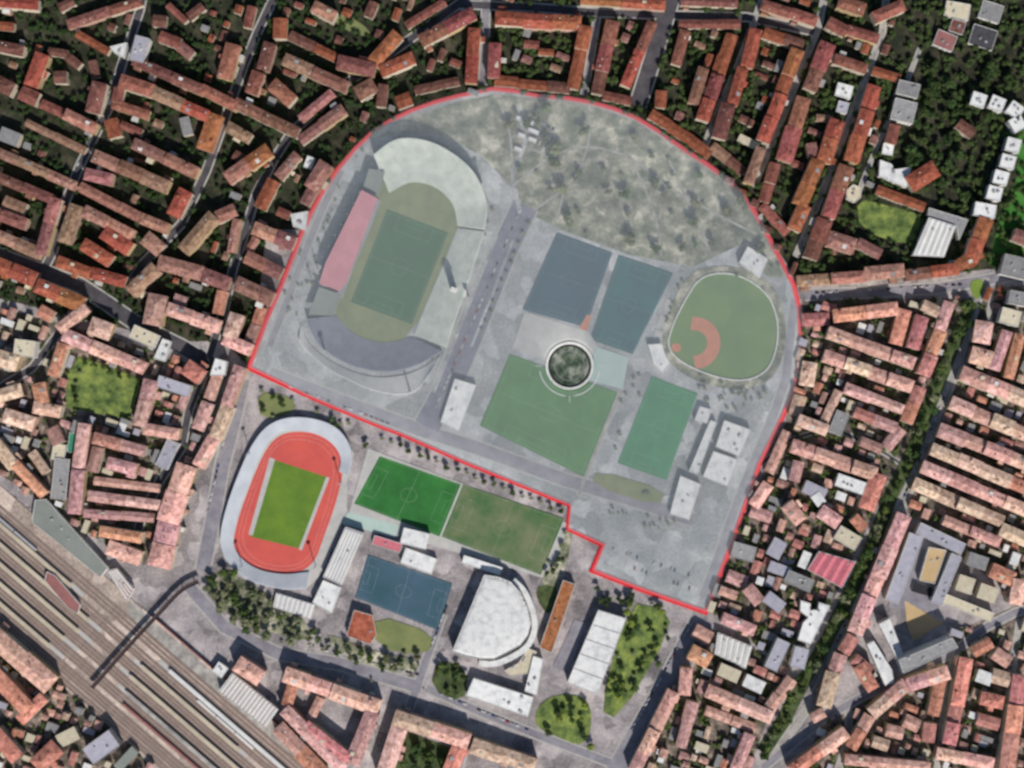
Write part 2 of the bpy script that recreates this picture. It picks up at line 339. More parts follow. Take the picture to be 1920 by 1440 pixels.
# ------------------------------------------------------------------ buildings
ORD = ['first', 'second', 'third', 'fourth', 'fifth', 'sixth', 'seventh', 'eighth', 'ninth', 'tenth', 'eleventh', 'twelfth']
CN = {'OR': 'orange', 'BR': 'brown', 'PK': 'pink', 'TN': 'tan', 'RD': 'red', 'SA': 'salmon', 'or': 'orange', 'br': 'brown', 'pk': 'pink', 'tn': 'tan', 'rd': 'red', 'sa': 'salmon', 'wh': 'white', 'gy': 'grey', 'li': 'lilac grey', 'dg': 'dark', 'cr': 'cream', 'gg': 'grey green', 'pr': 'deep pink', 'dp': 'dull red', 'gn': 'green'}
def roof_bm(L, Wd, z, hipa, hipb, rise, ov=.5):
    bm = bmesh.new(); a, b = L / 2 + (ov if hipa else .0), L / 2 + (ov if hipb else .0); c = Wd / 2 + ov
    t = .25
    xa = -a + (c if hipa else 0); xb = b - (c if hipb else 0)
    if xa > xb: xa = xb = (xa + xb) / 2
    base = [bm.verts.new(v) for v in ((-a, -c, z), (b, -c, z), (b, c, z), (-a, c, z))]
    ev = [bm.verts.new(v) for v in ((-a, -c, z + t), (b, -c, z + t), (b, c, z + t), (-a, c, z + t))]
    r0 = bm.verts.new((xa, 0, z + t + rise)); r1 = bm.verts.new((xb, 0, z + t + rise)) if xb - xa > .01 else r0
    bm.faces.new(base[::-1])
    for i in range(4): bm.faces.new((base[i], base[(i+1) % 4], ev[(i+1) % 4], ev[i]))
    def F(*v):
        q = []
        for k in v:
            if k not in q: q.append(k)
        bm.faces.new(q)
    F(ev[0], ev[1], r1, r0); F(ev[2], ev[3], r0, r1); F(ev[1], ev[2], r1); F(ev[3], ev[0], r0)
    return bm
NH = [0]
def house(cx, cy, ang, L, Wd, h, tile, label, hips=(False, False), group=None, name='house', cat='house', deco=True):
    """cx,cy metres"""
    e = empty(name, (cx, cy, 0), ang)
    tag(e, label, cat, group)
    bm = bmesh.new(); box(bm, 0, 0, 0, L, Wd, h)
    mesh('wall', bm, WALLS[NH[0] * 7 % 3] if tile in TILE else WWALL, e)
    NH[0] += 1
    if tile in TILE:
        rise = Wd * .5 * U(.3, .4)
        r = mesh('roof', roof_bm(L, Wd, h, hips[0], hips[1], rise), TILE[tile], e)
        if deco:
            for k in range(random.choice((0, 1, 1, 2))):      # rear wings and lean-tos break the outline
                al = U(3.5, min(9, L * .6)); aw = U(2, 6.5); s = random.choice((-1, 1)); ah = h * U(.25, .85); x = U(-.5, .5) * (L - al)
                bm = bmesh.new(); box(bm, x, s * (Wd / 2 + aw / 2 + .02), 0, al, aw, ah); mt = TILE[tile] if rnd() < .6 else M[random.choice(('cr', 'gy', 'conc2', 'concrete'))]
                box(bm, x, s * (Wd / 2 + aw / 2 + .62), ah, al + .5, aw - .7, .35, 0, 1); mesh('annex', bm, [WALLS[NH[0] % 3], mt], e)
            for k in range(random.choice((0, 1, 2, 2))):
                x = U(-.42, .42) * L; s = random.choice((-1, 1)); yy = U(.15, .36); bm = bmesh.new()
                box(bm, x, s * Wd * yy, h + rise * (1 - 2 * yy) + .1, U(.9, 2), U(.9, 1.6), .75); mesh('skylight', bm, M[random.choice(('conc2', 'metal', 'dark', 'cr'))], r)
            for k in range(random.choice((1, 1, 2))):
                x = U(-.38, .38) * L; y = U(-.3, .3) * Wd
                bm = bmesh.new(); zz = h + rise * (1 - abs(y) / (Wd / 2)) - .4
                box(bm, x, y, zz, 1.1, .8, 1.9); box(bm, x, y, zz + 1.9, 1.4, 1.1, .25)
                mesh('chimney', bm, M['brick'], r)
            q = rnd()
            if q < .22:          # a roof terrace cut into the tiles
                x = U(-.25, .25) * L; bm = bmesh.new(); y = random.choice((-1, 1)) * Wd * .2
                box(bm, x, y, h + .1, min(4.5, L * .4), Wd * .3, rise * .7 + .55)
                mesh('roof_terrace', bm, M[random.choice(('cr', 'gy', 'conc2'))], r)
            elif q < .42:
                bm = bmesh.new(); x = U(-.3, .3) * L; s = random.choice((-1, 1))
                box(bm, x, s * Wd * .24, h + rise * .3, 3, 3.2, rise * .55 + 1.0)
                mesh('dormer', bm, TILE[tile], r)
    else:
        bm = bmesh.new(); box(bm, 0, 0, h, L - .7, Wd - .7, .25)
        r = mesh('roof', bm, M[tile], e)
        bm = bmesh.new()
        for sx, sy, a, b in ((0, 1, L + .3, .35), (0, -1, L + .3, .35), (1, 0, .35, Wd - .35), (-1, 0, .35, Wd - .35)):
            box(bm, sx * (L / 2 - .02), sy * (Wd / 2 - .02), h - .2, a, b, .95)
        mesh('parapet', bm, M['conc2'] if tile in ('wh', 'cr') else M['concrete'], e)
        for k in range(random.choice((1, 2, 3))):
            bm = bmesh.new(); box(bm, U(-.33, .33) * L, U(-.3, .3) * Wd, h + .2, U(1.2, 3), U(1.2, 2.4), U(.8, 1.8)); mesh('roof_unit', bm, M[random.choice(('metal', 'gy', 'conc2'))], r)
    return e
ROWS = 0
HOUSES = []
def row(desc, pts, wd, n, tile='or', h=13, kind='house', hip=True, grp=True):
    """terrace of n houses along pts (plan units)"""
    wd *= 1.07; pts = list(pts)
    for i, j in ((0, 1), (-1, -2)):
        l = hypot(pts[i][0] - pts[j][0], pts[i][1] - pts[j][1]); pts[i] = (pts[i][0] + (pts[i][0] - pts[j][0]) / l * 3, pts[i][1] + (pts[i][1] - pts[j][1]) / l * 3)
    global ROWS; ROWS += 1
    n = max(1, round(n * .62)); segs = []; ls = [hypot(pts[i+1][0]-pts[i][0], pts[i+1][1]-pts[i][1]) for i in range(len(pts)-1)]; tot = sum(ls)
    for i, l in enumerate(ls):
        k = max(1, round(n * l / tot)); a, b = pts[i], pts[i+1]
        ux, uy = (b[0]-a[0]) / l, (b[1]-a[1]) / l
        # inside corners: the earlier leg runs on, the later one starts clear of it
        s0 = 0 if i == 0 else wd * .52; s1 = l + (wd * .5 if i < len(ls) - 1 else 0)
        cuts = [s0 + (s1 - s0) * (j + (U(-.12, .12) if 0 < j < k else 0)) / k for j in range(k + 1)]
        for j in range(k): segs.append((a, ux, uy, cuts[j], cuts[j+1], j == 0 and i == 0 or j == 0 and i > 0, j == k-1))
    x0, y0 = pts[0]; x1, y1 = pts[-1]
    if abs(x1 - x0) > abs(y1 - y0): end = 'left' if x0 < x1 else 'right'
    else: end = 'top' if y0 < y1 else 'bottom'
    m = len(segs)
    for q, (a, ux, uy, s0, s1, fa, fb) in enumerate(segs):
        hh = h + U(-1.4, 1.4); c = (s0 + s1) / 2; ww = wd * U(.9, 1.06); off = U(-.04, .04) * wd
        px, py = a[0] + ux * c - uy * off, a[1] + uy * c + ux * off
        hl, hw_ = (s1 - s0) / 2, ww / 2 + 1
        for _ in range(14):          # keep clear of the boundary line
            cs_ = [(px + sx * ux * hl - sy * uy * hw_, py + sx * uy * hl + sy * ux * hw_) for sx in (-1, -.5, 0, .5, 1) for sy in (-1, 1)]
            if not any(inpoly(1000 + (qx - 1000) * .988, 650 + (qy - 650) * .988, RED) for qx, qy in cs_): break
            dl = hypot(px - 1000, py - 650); px += (px - 1000) / dl * 1.5; py += (py - 650) / dl * 1.5
        x, y = W((px, py), hh); ang = atan2(-uy, ux)
        L = (s1 - s0) * S - .12; t = tile
        if px > 1250 and min(hypot(px - r[0], py - r[1]) for r in RED) < 50: hh *= .55
        
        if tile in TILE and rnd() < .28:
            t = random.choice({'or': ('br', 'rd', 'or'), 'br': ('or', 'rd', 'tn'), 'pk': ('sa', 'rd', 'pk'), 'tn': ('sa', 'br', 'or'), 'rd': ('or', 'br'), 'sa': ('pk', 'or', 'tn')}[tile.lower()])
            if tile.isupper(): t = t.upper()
        surf = 'flat-roofed ' if t not in TILE else ''
        if m == 1: lab = '%s %shouse, %s' % (CN[t], surf or 'tiled ', desc)
        else:
            if q < (m + 1) // 2: o_, e_ = q, end
            else: o_, e_ = m - 1 - q, {'left': 'right', 'right': 'left', 'top': 'bottom', 'bottom': 'top'}[end]
            lab = '%s-roofed house, %s from the %s, %s' % (CN[t], ORD[o_], e_, desc) if o_ else '%s-roofed house at the %s end, %s' % (CN[t], e_, desc)
        if len(lab.replace('-', ' ').split()) > 15: lab = lab.replace('-roofed', '').replace('in the ', '', 1)
        HOUSES.append((x, y, ang, max(L, 3), max(ww * S, 3), hh, t, lab, (hip and fa, hip and fb), 'houses of the town around the red line'))
        hw = wd / 2 + 2
        occ([(a[0]+ux*(s0-2)-uy*hw, a[1]+uy*(s0-2)+ux*hw), (a[0]+ux*(s1+2)-uy*hw, a[1]+uy*(s1+2)+ux*hw), (a[0]+ux*(s1+2)+uy*hw, a[1]+uy*(s1+2)-ux*hw), (a[0]+ux*(s0-2)+uy*hw, a[1]+uy*(s0-2)-ux*hw)])

# d, points, width, count, tile, height
DATA = [
# ---- upper left, left of the first street
('far upper left corner beside the frame', [(-10, 2), (68, 8)], 18, 2, 'or'),
('below the far upper left corner, at the left edge', [(-12, 47), (22, 50)], 14, 1, 'or'),
('in the slanting row near the upper left corner', [(130, 46), (196, 24), (262, 2)], 16, 3, 'br'),
('in the short row running to the white corner building', [(145, 63), (200, 95)], 12, 2, 'br'),
('in the curved row below the upper left crossroads', [(92, 96), (118, 100), (146, 122)], 14, 2, 'br'),
('in the wide block left of the small upper left court', [(78, 104), (58, 158)], 26, 2, 'rd'),
('squat, at the lower left of the small court', [(40, 172), (66, 184)], 26, 1, 'rd'),
('small, inside the upper left court', [(102, 144), (120, 144)], 20, 1, 'rd'),
('between the court and the long tan row', [(78, 195), (116, 212)], 16, 2, 'or'),
('by the first street, above the long tan row', [(124, 214), (176, 240)], 18, 2, 'pk'),
('facing the first street from the left', [(186, 158), (174, 208)], 28, 2, 'br'),
('narrow, behind the row facing the first street', [(172, 116), (178, 142)], 14, 1, 'br'),
('in the long thin tan row left of the first street', [(50, 230), (156, 282)], 13, 4, 'tn'),
('in the upper row reaching the left edge', [(-20, 278), (140, 348)], 16, 5, 'tn'),
('in the second row reaching the left edge', [(-20, 324), (92, 372)], 18, 3, 'br'),
('along the lower end of the first street', [(104, 375), (76, 474)], 20, 3, 'pk'),
('small, in the left edge gardens', [(8, 378), (42, 392)], 20, 1, 'tn'),
('behind the row at the left edge gardens', [(-8, 400), (44, 420)], 22, 2, 'br'),
('in the third row reaching the left edge', [(-20, 434), (72, 474)], 20, 3, 'tn'),
('at the left edge under the upper gardens', [(-12, 85), (40, 96)], 20, 1, 'br'),
('at the left edge beside the small court', [(-15, 150), (20, 168)], 24, 1, 'br'),
('at the left edge above the long tan row', [(0, 250), (30, 262)], 24, 1, 'gy'),
('at the far upper left crossroads', [(112, 14), (135, 2)], 16, 1, 'br'),
# ---- between first and second street
('at the top of the first street, flat', [(266, 72), (256, 112)], 24, 1, 'li'),
('above the long brown row of the second block', [(300, 68), (326, 78), (356, 102)], 20, 2, 'pk'),
('in the long brown row of the second block', [(252, 114), (378, 168)], 18, 4, 'br'),
('in the right half of the second block top row', [(380, 168), (440, 198)], 18, 2, 'rd'),
('facing the second street near the top', [(436, 86), (420, 144)], 26, 2, 'or'),
('small, near the top of the second block', [(288, 38), (308, 40)], 18, 1, 'br'),
('thin, near the top of the second block', [(316, 10), (346, 38)], 10, 1, 'rd'),
('near the top frame, in the second block', [(355, 30), (378, 12)], 14, 1, 'br'),
('on top of the little square court', [(228, 152), (284, 170)], 22, 2, 'rd'),
('left of the little square court', [(222, 166), (218, 188)], 18, 1, 'rd'),
('under the little square court', [(214, 196), (276, 216)], 16, 2, 'rd'),
('in the crooked row right of the little court', [(286, 172), (386, 216)], 20, 4, 'tn'),
('big, facing the second street halfway', [(404, 218), (384, 278)], 28, 2, 'or'),
('low wing behind the big block by the second street', [(345, 222), (352, 250)], 16, 1, 'gy'),
('small, below the little court on the street', [(206, 226), (214, 254)], 22, 1, 'rd'),
('short wing below the little court', [(228, 234), (262, 248)], 13, 1, 'rd'),
('in the pink row ending at the parking strip', [(252, 270), (366, 324)], 20, 4, 'pk'),
('in the upper tan row of the middle court', [(178, 292), (312, 350)], 22, 5, 'tn'),
('low, at the left of the middle court', [(162, 326), (206, 336)], 20, 1, 'pk'),
('in the lower row of the middle court', [(150, 350), (255, 405), (312, 428)], 18, 6, 'sa'),
('at the right end of the middle court', [(347, 360), (326, 402)], 27, 2, 'or'),
('facing the first street, under the middle court', [(142, 388), (120, 452)], 26, 2, 'tn'),
('in the row under the middle court', [(160, 396), (246, 440)], 20, 3, 'sa'),
('in the inner row under the middle court', [(196, 436), (240, 466)], 24, 2, 'or'),
('in the low row by the first street corner', [(158, 458), (205, 488)], 24, 2, 'or'),
('tan block beside the street junction', [(274, 446), (300, 468)], 26, 1, 'tn'),
('in the row above the wide left street', [(110, 490), (168, 512)], 20, 2, 'or'),
('in the row closing the first street block', [(175, 512), (232, 528)], 20, 2, 'tn'),
# ---- between second and third street
('by the second street, right side, near the top', [(506, 84), (494, 128)], 20, 2, 'or'),
('bright, right of the second street top', [(526, 36), (525, 68)], 22, 1, 'or'),
('left of the second street top', [(472, 14), (464, 48)], 16, 1, 'rd'),
('in the row beside the dark lawn, upper left', [(545, 66), (640, 112)], 17, 3, 'br'),
('in the brown row under the dark lawn', [(535, 112), (648, 162)], 20, 3, 'br'),
('small, left of the brown rows', [(484, 138), (472, 172)], 22, 1, 'rd'),
('inside the dark triangular court', [(512, 158), (546, 188)], 24, 1, 'rd'),
('in the base row of the triangular court', [(442, 194), (556, 248)], 18, 4, 'br'),
('in the slanting row of the triangular court', [(566, 222), (622, 176)], 16, 2, 'pk'),
('across the diagonal street from the triangular court', [(564, 262), (642, 206)], 19, 3, 'pk'),
('top left of the round court by the second street', [(428, 238), (466, 260)], 20, 2, 'tn'),
('in the row right of the round court', [(502, 282), (428, 334)], 24, 3, 'sa'),
('inside the round court', [(440, 290), (460, 302)], 16, 1, 'br'),
('in the top row right of the second street', [(590, 12), (625, 30)], 22, 1, 'tn'),
('by the dark lawn near the top frame', [(700, 5), (690, 28)], 18, 1, 'br'),
# ---- between the third street and the red line, left
('at the diagonal street corner by the red line', [(556, 292), (524, 330)], 18, 2, 'pk'),
('facing the third street above the crossing', [(512, 340), (488, 388)], 22, 3, 'or'),
('in the block leaning on the upper left red curve', [(614, 312), (588, 354)], 26, 2, 'sa'),
('small, beside the white house at the red line', [(584, 358), (572, 380)], 18, 1, 'pk'),
('in the row touching the left red line', [(478, 428), (552, 458)], 24, 3, 'sa'),
('small, by the white yard on the left', [(522, 396), (540, 404)], 16, 1, 'rd'),
('in the diagonal row left of the third street', [(345, 468), (392, 414), (438, 394)], 24, 4, 'sa'),
('thin, along the third street, left side', [(444, 414), (434, 470)], 14, 2, 'pk'),
('in the U block beside the left red line', [(462, 482), (524, 512)], 22, 3, 'pk'),
('left arm of the U block by the red line', [(478, 448), (466, 470)], 14, 1, 'pk'),
('in the L block touching the left red line', [(452, 534), (514, 562)], 24, 2, 'pk'),
('right arm of the L block at the red line', [(503, 580), (494, 606)], 16, 1, 'or'),
('in the corner block above the red line corner', [(444, 592), (432, 630)], 26, 1, 'sa'),
('in the base of the corner block at the red line', [(428, 636), (474, 656)], 22, 2, 'sa'),
('right arm of the corner block, at the red line', [(492, 612), (478, 646)], 16, 1, 'or'),
# ---- left middle
('in the upper terrace on the left edge street', [(-15, 492), (62, 524)], 26, 3, 'or'),
('in the terrace below the wide left street', [(70, 536), (152, 572)], 26, 3, 'or'),
('in the wing turning down from the left terrace', [(160, 578), (112, 616)], 18, 2, 'tn'),
('inside the yard behind the left terrace', [(74, 582), (94, 594)], 22, 1, 'or'),
('top left of the big dark court', [(246, 546), (290, 504)], 24, 2, 'tn'),
('in the row on top of the big dark court', [(300, 492), (368, 510), (426, 532)], 24, 4, 'pk'),
('right of the big dark court', [(416, 548), (408, 586)], 18, 2, 'or'),
('wide block at the left of the big dark court', [(296, 556), (286, 606)], 36, 1, 'br'),
('in the base row of the big dark court', [(316, 580), (410, 612)], 24, 3, 'sa'),
('small, inside the big dark court', [(328, 560), (346, 566)], 16, 1, 'pk'),
('in the row above the left lawn', [(122, 628), (268, 690)], 22, 5, 'sa'),
('in the wing left of the left lawn', [(118, 648), (100, 702)], 20, 2, 'or'),
('old block at the corner above the left lawn', [(172, 610), (205, 622)], 28, 1, 'tn'),
('pale, above the white hall on the left', [(250, 622), (290, 640)], 24, 2, 'cr'),
('pointed, right of the white hall', [(350, 688), (376, 706)], 28, 1, 'sa'),
('on the left edge slope near the tan yard', [(30, 650), (62, 654)], 32, 1, 'cr'),
('at the left edge below the tan yard', [(-8, 668), (30, 680)], 30, 1, 'tn'),
('in the small row left of the lawn', [(72, 722), (80, 760)], 22, 2, 'or'),
('low, under the small row left of the lawn', [(66, 764), (110, 772)], 20, 1, 'sa'),
('on the left edge facing the lawn', [(-8, 745), (38, 732)], 22, 1, 'tn'),
('at the left edge with a wide roof', [(10, 780), (60, 796)], 26, 2, 'tn'),
('in the left wing of the striped court block', [(282, 716), (262, 796)], 24, 4, 'pk'),
('on top of the striped court block', [(298, 716), (352, 734)], 22, 2, 'li'),
('right of the striped court block', [(348, 738), (338, 764)], 14, 1, 'pk'),
('in the base of the striped court block', [(272, 804), (332, 814)], 20, 2, 'sa'),
('in the pink terrace below the white corner tower', [(406, 704), (391, 746)], 19, 2, 'pk'),
('in the lower pink terrace, left of the long row', [(388, 758), (371, 802)], 21, 2, 'pk'),
('in the long row facing the running track', [(452, 690), (432, 748), (408, 810), (374, 872)], 24, 7, 'sa'),
('in the broad salmon block left of the track', [(350, 876), (322, 960), (298, 1060)], 38, 6, 'sa'),
('in the mauve row under the left lawn', [(178, 822), (268, 846)], 20, 3, 'pk'),
('in the wing left of the mauve row', [(182, 842), (172, 882)], 20, 1, 'or'),
('red tops, between the mauve row and thin rows', [(204, 868), (252, 880)], 20, 2, 'pk'),
('in the thin upper row left of the salmon block', [(178, 902), (296, 916)], 13, 3, 'sa'),
('in the second row left of the salmon block', [(168, 930), (300, 948)], 17, 4, 'pk'),
('in the third row left of the salmon block', [(160, 962), (285, 972)], 15, 3, 'pk'),
('orange, at the edge of the rail station street', [(190, 996), (262, 1008)], 18, 2, 'or'),
('last before the rail station yard', [(205, 1026), (260, 1046)], 24, 2, 'sa'),
('in the long pink range left of the thin rows', [(158, 798), (148, 870), (140, 960)], 22, 4, 'pk'),
('orange, beside the green strip', [(96, 805), (108, 830)], 22, 1, 'or'),
('at the left edge near the railway, slanted', [(28, 870), (80, 925)], 18, 2, 'or'),
('beside the railway, at the left edge', [(-10, 830), (24, 872)], 22, 1, 'tn'),
('tan, between the railway and the pink range', [(60, 850), (84, 884)], 16, 1, 'tn'),
# ---- lower left, south of the railway
('in the row below the rail yard', [(-20, 1186), (92, 1284)], 36, 4, 'sa'),
('under the row below the rail yard', [(-15, 1262), (50, 1330)], 28, 2, 'or'),
('at the lower left corner, salmon', [(-10, 1375), (30, 1420)], 26, 1, 'sa'),
('near the bottom left edge, slanted', [(70, 1436), (105, 1402)], 30, 1, 'or'),
('pale, near the bottom left', [(110, 1390), (140, 1375)], 22, 1, 'cr'),
('mauve flat block near the bottom left', [(168, 1418), (212, 1386)], 36, 1, 'li'),
('low, beside the rail yard at the bottom', [(220, 1440), (250, 1408)], 16, 1, 'gg'),
('between the bottom left blocks', [(40, 1350), (80, 1310)], 20, 1, 'or'),
# ---- along the railway, bottom
('salmon, beside the striped hall', [(446, 1246), (486, 1272)], 30, 1, 'sa'),
('in the orange row by the tracks at the bottom', [(522, 1366), (602, 1450)], 28, 3, 'or'),
('in the pink row between the tracks and the block', [(536, 1332), (642, 1440)], 22, 4, 'pk'),
# ---- bottom court blocks
('on top of the lower left courtyard block', [(536, 1266), (708, 1326)], 26, 6, 'sa'),
('right side of the lower left courtyard block', [(697, 1338), (660, 1430)], 26, 3, 'pk'),
('left side of the lower left courtyard block', [(548, 1288), (538, 1322)], 20, 1, 'or'),
('across the middle of the lower left courtyard block', [(600, 1312), (580, 1352)], 16, 1, 'tn'),
('base of the lower left courtyard block', [(575, 1362), (650, 1420)], 18, 2, 'pk'),
('on top of the tree-filled courtyard block', [(742, 1346), (876, 1390)], 26, 3, 'sa'),
('left side of the tree-filled courtyard block', [(748, 1364), (718, 1456)], 27, 2, 'pk'),
('right side of the tree-filled courtyard block', [(862, 1400), (840, 1456)], 26, 2, 'sa'),
('on top of the last bottom courtyard block', [(888, 1398), (1000, 1436)], 27, 3, 'tn'),
# ---- top centre
('in the bent row at the upper diagonal street', [(636, 116), (690, 128), (744, 66)], 24, 4, 'rd'),
('orange, below the diagonal street', [(716, 132), (772, 108)], 24, 2, 'or'),
('on the diagonal street near the top frame', [(764, 46), (832, 4)], 14, 3, 'rd'),
('in the slanting row under the diagonal street', [(792, 76), (886, 26)], 22, 4, 'rd'),
('dull, above the red curve beside the diagonal', [(672, 176), (700, 160)], 28, 1, 'br'),
('narrow, next to the dull roof over the curve', [(718, 160), (714, 196)], 18, 1, 'br'),
('small red, on the upper red curve', [(746, 192), (768, 184)], 24, 1, 'rd'),
('in the low row above the red curve', [(780, 168), (858, 152)], 15, 3, 'br'),
('left of the top centre street', [(890, 56), (883, 152)], 20, 4, 'or'),
('right of the top centre street', [(928, 84), (925, 142)], 22, 2, 'rd'),
('in the orange row on top of the centre court', [(932, 34), (1086, 44)], 24, 5, 'or'),
('right side of the top centre court', [(1098, 52), (1074, 162)], 22, 5, 'or'),
('in the base row of the top centre court', [(930, 152), (1066, 164)], 17, 5, 'or'),
('inside the top centre court', [(985, 82), (1008, 84)], 12, 1, 'rd'),
('slim, inside the top centre court', [(1012, 96), (1036, 98)], 11, 1, 'rd'),
('in the tall row right of the top court street', [(1148, 42), (1120, 172)], 22, 5, 'rd'),
('in the thin row left of the dark avenue', [(1222, 44), (1174, 158)], 18, 4, 'or'),
('in the top frame row, centre right', [(1092, 0), (1244, 10)], 16, 4, 'or'),
('low, above the red curve centre right', [(1134, 178), (1182, 188)], 15, 2, 'rd'),
('small bright, above the red curve right', [(1240, 172), (1238, 198)], 20, 1, 'or'),
('in the orange row hugging the right red curve', [(1222, 214), (1290, 256), (1332, 286)], 18, 5, 'or'),
('in the top frame row over the dark avenue', [(1280, 2), (1380, 6)], 14, 2, 'br'),
# ---- top right
('in the top row of the first right court', [(1276, 44), (1386, 44)], 15, 3, 'rd'),
('left of the first right court', [(1284, 60), (1268, 118)], 17, 2, 'rd'),
('in the row along the first pale street, left', [(1372, 66), (1318, 222)], 22, 6, 'or'),
('behind the row along the first pale street', [(1318, 130), (1300, 190)], 20, 2, 'br'),
('bright orange, right of the first pale street', [(1418, 58), (1402, 122)], 22, 2, 'or'),
('along the first pale street, right side middle', [(1392, 130), (1374, 192)], 20, 2, 'or'),
('brown, along the first pale street, lower right', [(1366, 198), (1350, 256)], 26, 2, 'br'),
('in the short row over the second right court', [(1436, 60), (1504, 84)], 18, 3, 'rd'),
('in the long orange row left of the second pale street', [(1496, 96), (1432, 262)], 24, 6, 'or'),
('near the top frame left of the second pale street', [(1432, 8), (1528, 40)], 18, 3, 'rd'),
('angled row above the right red curve', [(1338, 274), (1396, 320)], 18, 3, 'tn'),
('beside the second pale street end', [(1426, 280), (1404, 340)], 18, 2, 'tn'),
('thin, over the angled row at the red curve', [(1388, 258), (1420, 274)], 12, 1, 'cr'),
('brown, right of the second pale street top', [(1552, 84), (1520, 166)], 26, 3, 'br'),
('in the row right of the second pale street', [(1506, 186), (1472, 298)], 27, 4, 'rd'),
('lower right of the second pale street', [(1454, 308), (1436, 374)], 20, 3, 'rd'),
('in the slanted row meeting the right red curve', [(1432, 386), (1476, 434)], 16, 2, 'rd'),
('over the dark yard between pale streets', [(1568, 110), (1622, 128)], 18, 2, 'or'),
('bright, between pale streets near the top', [(1556, 42), (1586, 58)], 22, 1, 'or'),
('in the bent row between pale streets near top', [(1592, 56), (1644, 72)], 17, 2, 'rd'),
('near the top frame, orange and ragged', [(1576, 4), (1618, 18)], 24, 2, 'rd'),
('hook-shaped end near the top frame right', [(1642, 32), (1692, 10)], 20, 2, 'or'),
('in the hooked block left of the third pale street', [(1570, 228), (1546, 300)], 26, 3, 'or'),
('thin top of the hooked block', [(1534, 220), (1560, 222)], 11, 1, 'tn'),
('small pink, under the hooked block', [(1522, 270), (1526, 290)], 18, 1, 'pk'),
('orange, left of the third pale street', [(1534, 304), (1500, 382)], 26, 3, 'or'),
('lower left of the third pale street', [(1508, 388), (1490, 428)], 24, 2, 'or'),
('in the big orange range right of the third pale street', [(1640, 164), (1598, 300)], 26, 5, 'or'),
('in the middle range right of the third pale street', [(1586, 314), (1554, 404)], 26, 4, 'rd'),
('in the last range right of the third pale street', [(1546, 414), (1522, 482)], 26, 3, 'rd'),
('short row above the grey flats', [(1640, 132), (1686, 146)], 14, 2, 'or'),
('in the orange annex beside the white hall', [(1708, 344), (1752, 316)], 30, 2, 'or'),
('in the row of small roofs below the white hall', [(1648, 356), (1732, 388)], 17, 4, 'or'),
('by the grey flats, small', [(1680, 236), (1672, 266)], 18, 1, 'rd'),
('in the orange range above the round junction', [(1848, 412), (1822, 486)], 26, 3, 'or'),
('at the right edge above the junction', [(1905, 440), (1930, 450)], 24, 1, 'pk'),
('pinkish, above the boulevard at the red line', [(1556, 448), (1600, 462)], 26, 1, 'pk'),
('second pinkish, above the boulevard', [(1612, 456), (1650, 476)], 20, 1, 'sa'),
('in the farm block of the dark park, right', [(1800, 232), (1824, 250)], 18, 1, 'rd'),
# ---- right, north of belt
('in the long boulevard row, left part', [(1500, 526), (1620, 518)], 20, 4, 'sa'),
('in the long boulevard row, middle part', [(1626, 514), (1692, 508)], 24, 2, 'tn'),
('in the long boulevard row, right part', [(1702, 516), (1786, 506), (1838, 474)], 20, 5, 'or'),
('in the row under the boulevard', [(1566, 592), (1680, 578)], 24, 4, 'or'),
('beside the red line under the boulevard', [(1508, 600), (1552, 598)], 22, 2, 'rd'),
('in the stub row under the boulevard, centre', [(1696, 584), (1680, 642)], 24, 2, 'or'),
('in the second stub row under the boulevard', [(1728, 596), (1712, 650)], 22, 2, 'or'),
('small, on top of the stub rows', [(1734, 572), (1762, 586)], 18, 1, 'sa'),
('in the row beside the green belt, top', [(1780, 570), (1764, 616)], 18, 2, 'sa'),
('in the orange row along the green belt', [(1764, 622), (1732, 700)], 22, 3, 'or'),
('in the first long row between line and belt', [(1556, 624), (1712, 680)], 22, 6, 'sa'),
('in the second long row between line and belt', [(1548, 668), (1708, 724)], 22, 6, 'sa'),
('in the third row between line and belt', [(1588, 728), (1690, 768)], 18, 4, 'pk'),
('in the short row along the belt, middle', [(1726, 728), (1702, 790)], 22, 3, 'or'),
('in the fourth row between line and belt', [(1606, 774), (1680, 802)], 18, 3, 'pk'),
('in the thin slanted row near the line', [(1572, 736), (1546, 790)], 14, 2, 'tn'),
('in the stepped row by the red line', [(1500, 788), (1548, 806)], 20, 2, 'sa'),
('in the row over the white villas', [(1488, 836), (1640, 888)], 24, 6, 'sa'),
('on the red line beside the row over the villas', [(1478, 812), (1444, 884)], 18, 3, 'sa'),
('small, at the red line beside the long rows', [(1520, 682), (1514, 720)], 24, 2, 'tn'),
('at the red line below the small pair', [(1500, 744), (1490, 776)], 22, 1, 'tn'),
('by the belt, under the fourth row', [(1618, 828), (1652, 842)], 18, 2, 'or'),
('by the belt, last small roofs', [(1690, 806), (1664, 838)], 20, 2, 'pk'),
('orange, by the belt below the long row', [(1648, 892), (1626, 952)], 26, 2, 'or'),
('grey top, between the middle rows', [(1580, 776), (1566, 810)], 26, 1, 'gy'),
('narrow, behind the stepped row', [(1498, 868), (1490, 900)], 18, 1, 'pk'),
# ---- villas between line and belt
('at the lower right red line, pale pink', [(1436, 908), (1412, 944)], 22, 2, 'sa'),
('pale flat villa near the lower right line', [(1512, 912), (1546, 928)], 22, 1, 'li'),
('flat villa with a court near the belt', [(1572, 900), (1618, 916)], 22, 2, 'wh'),
('in the ragged row south of the villas', [(1478, 948), (1500, 976)], 22, 1, 'pk'),
('small, beside the parked corner at the line', [(1412, 960), (1446, 972)], 20, 1, 'pk'),
('pale, between the villas', [(1540, 960), (1570, 980)], 26, 1, 'pk'),
('small white-topped villa near the belt', [(1530, 930), (1540, 944)], 18, 1, 'wh'),
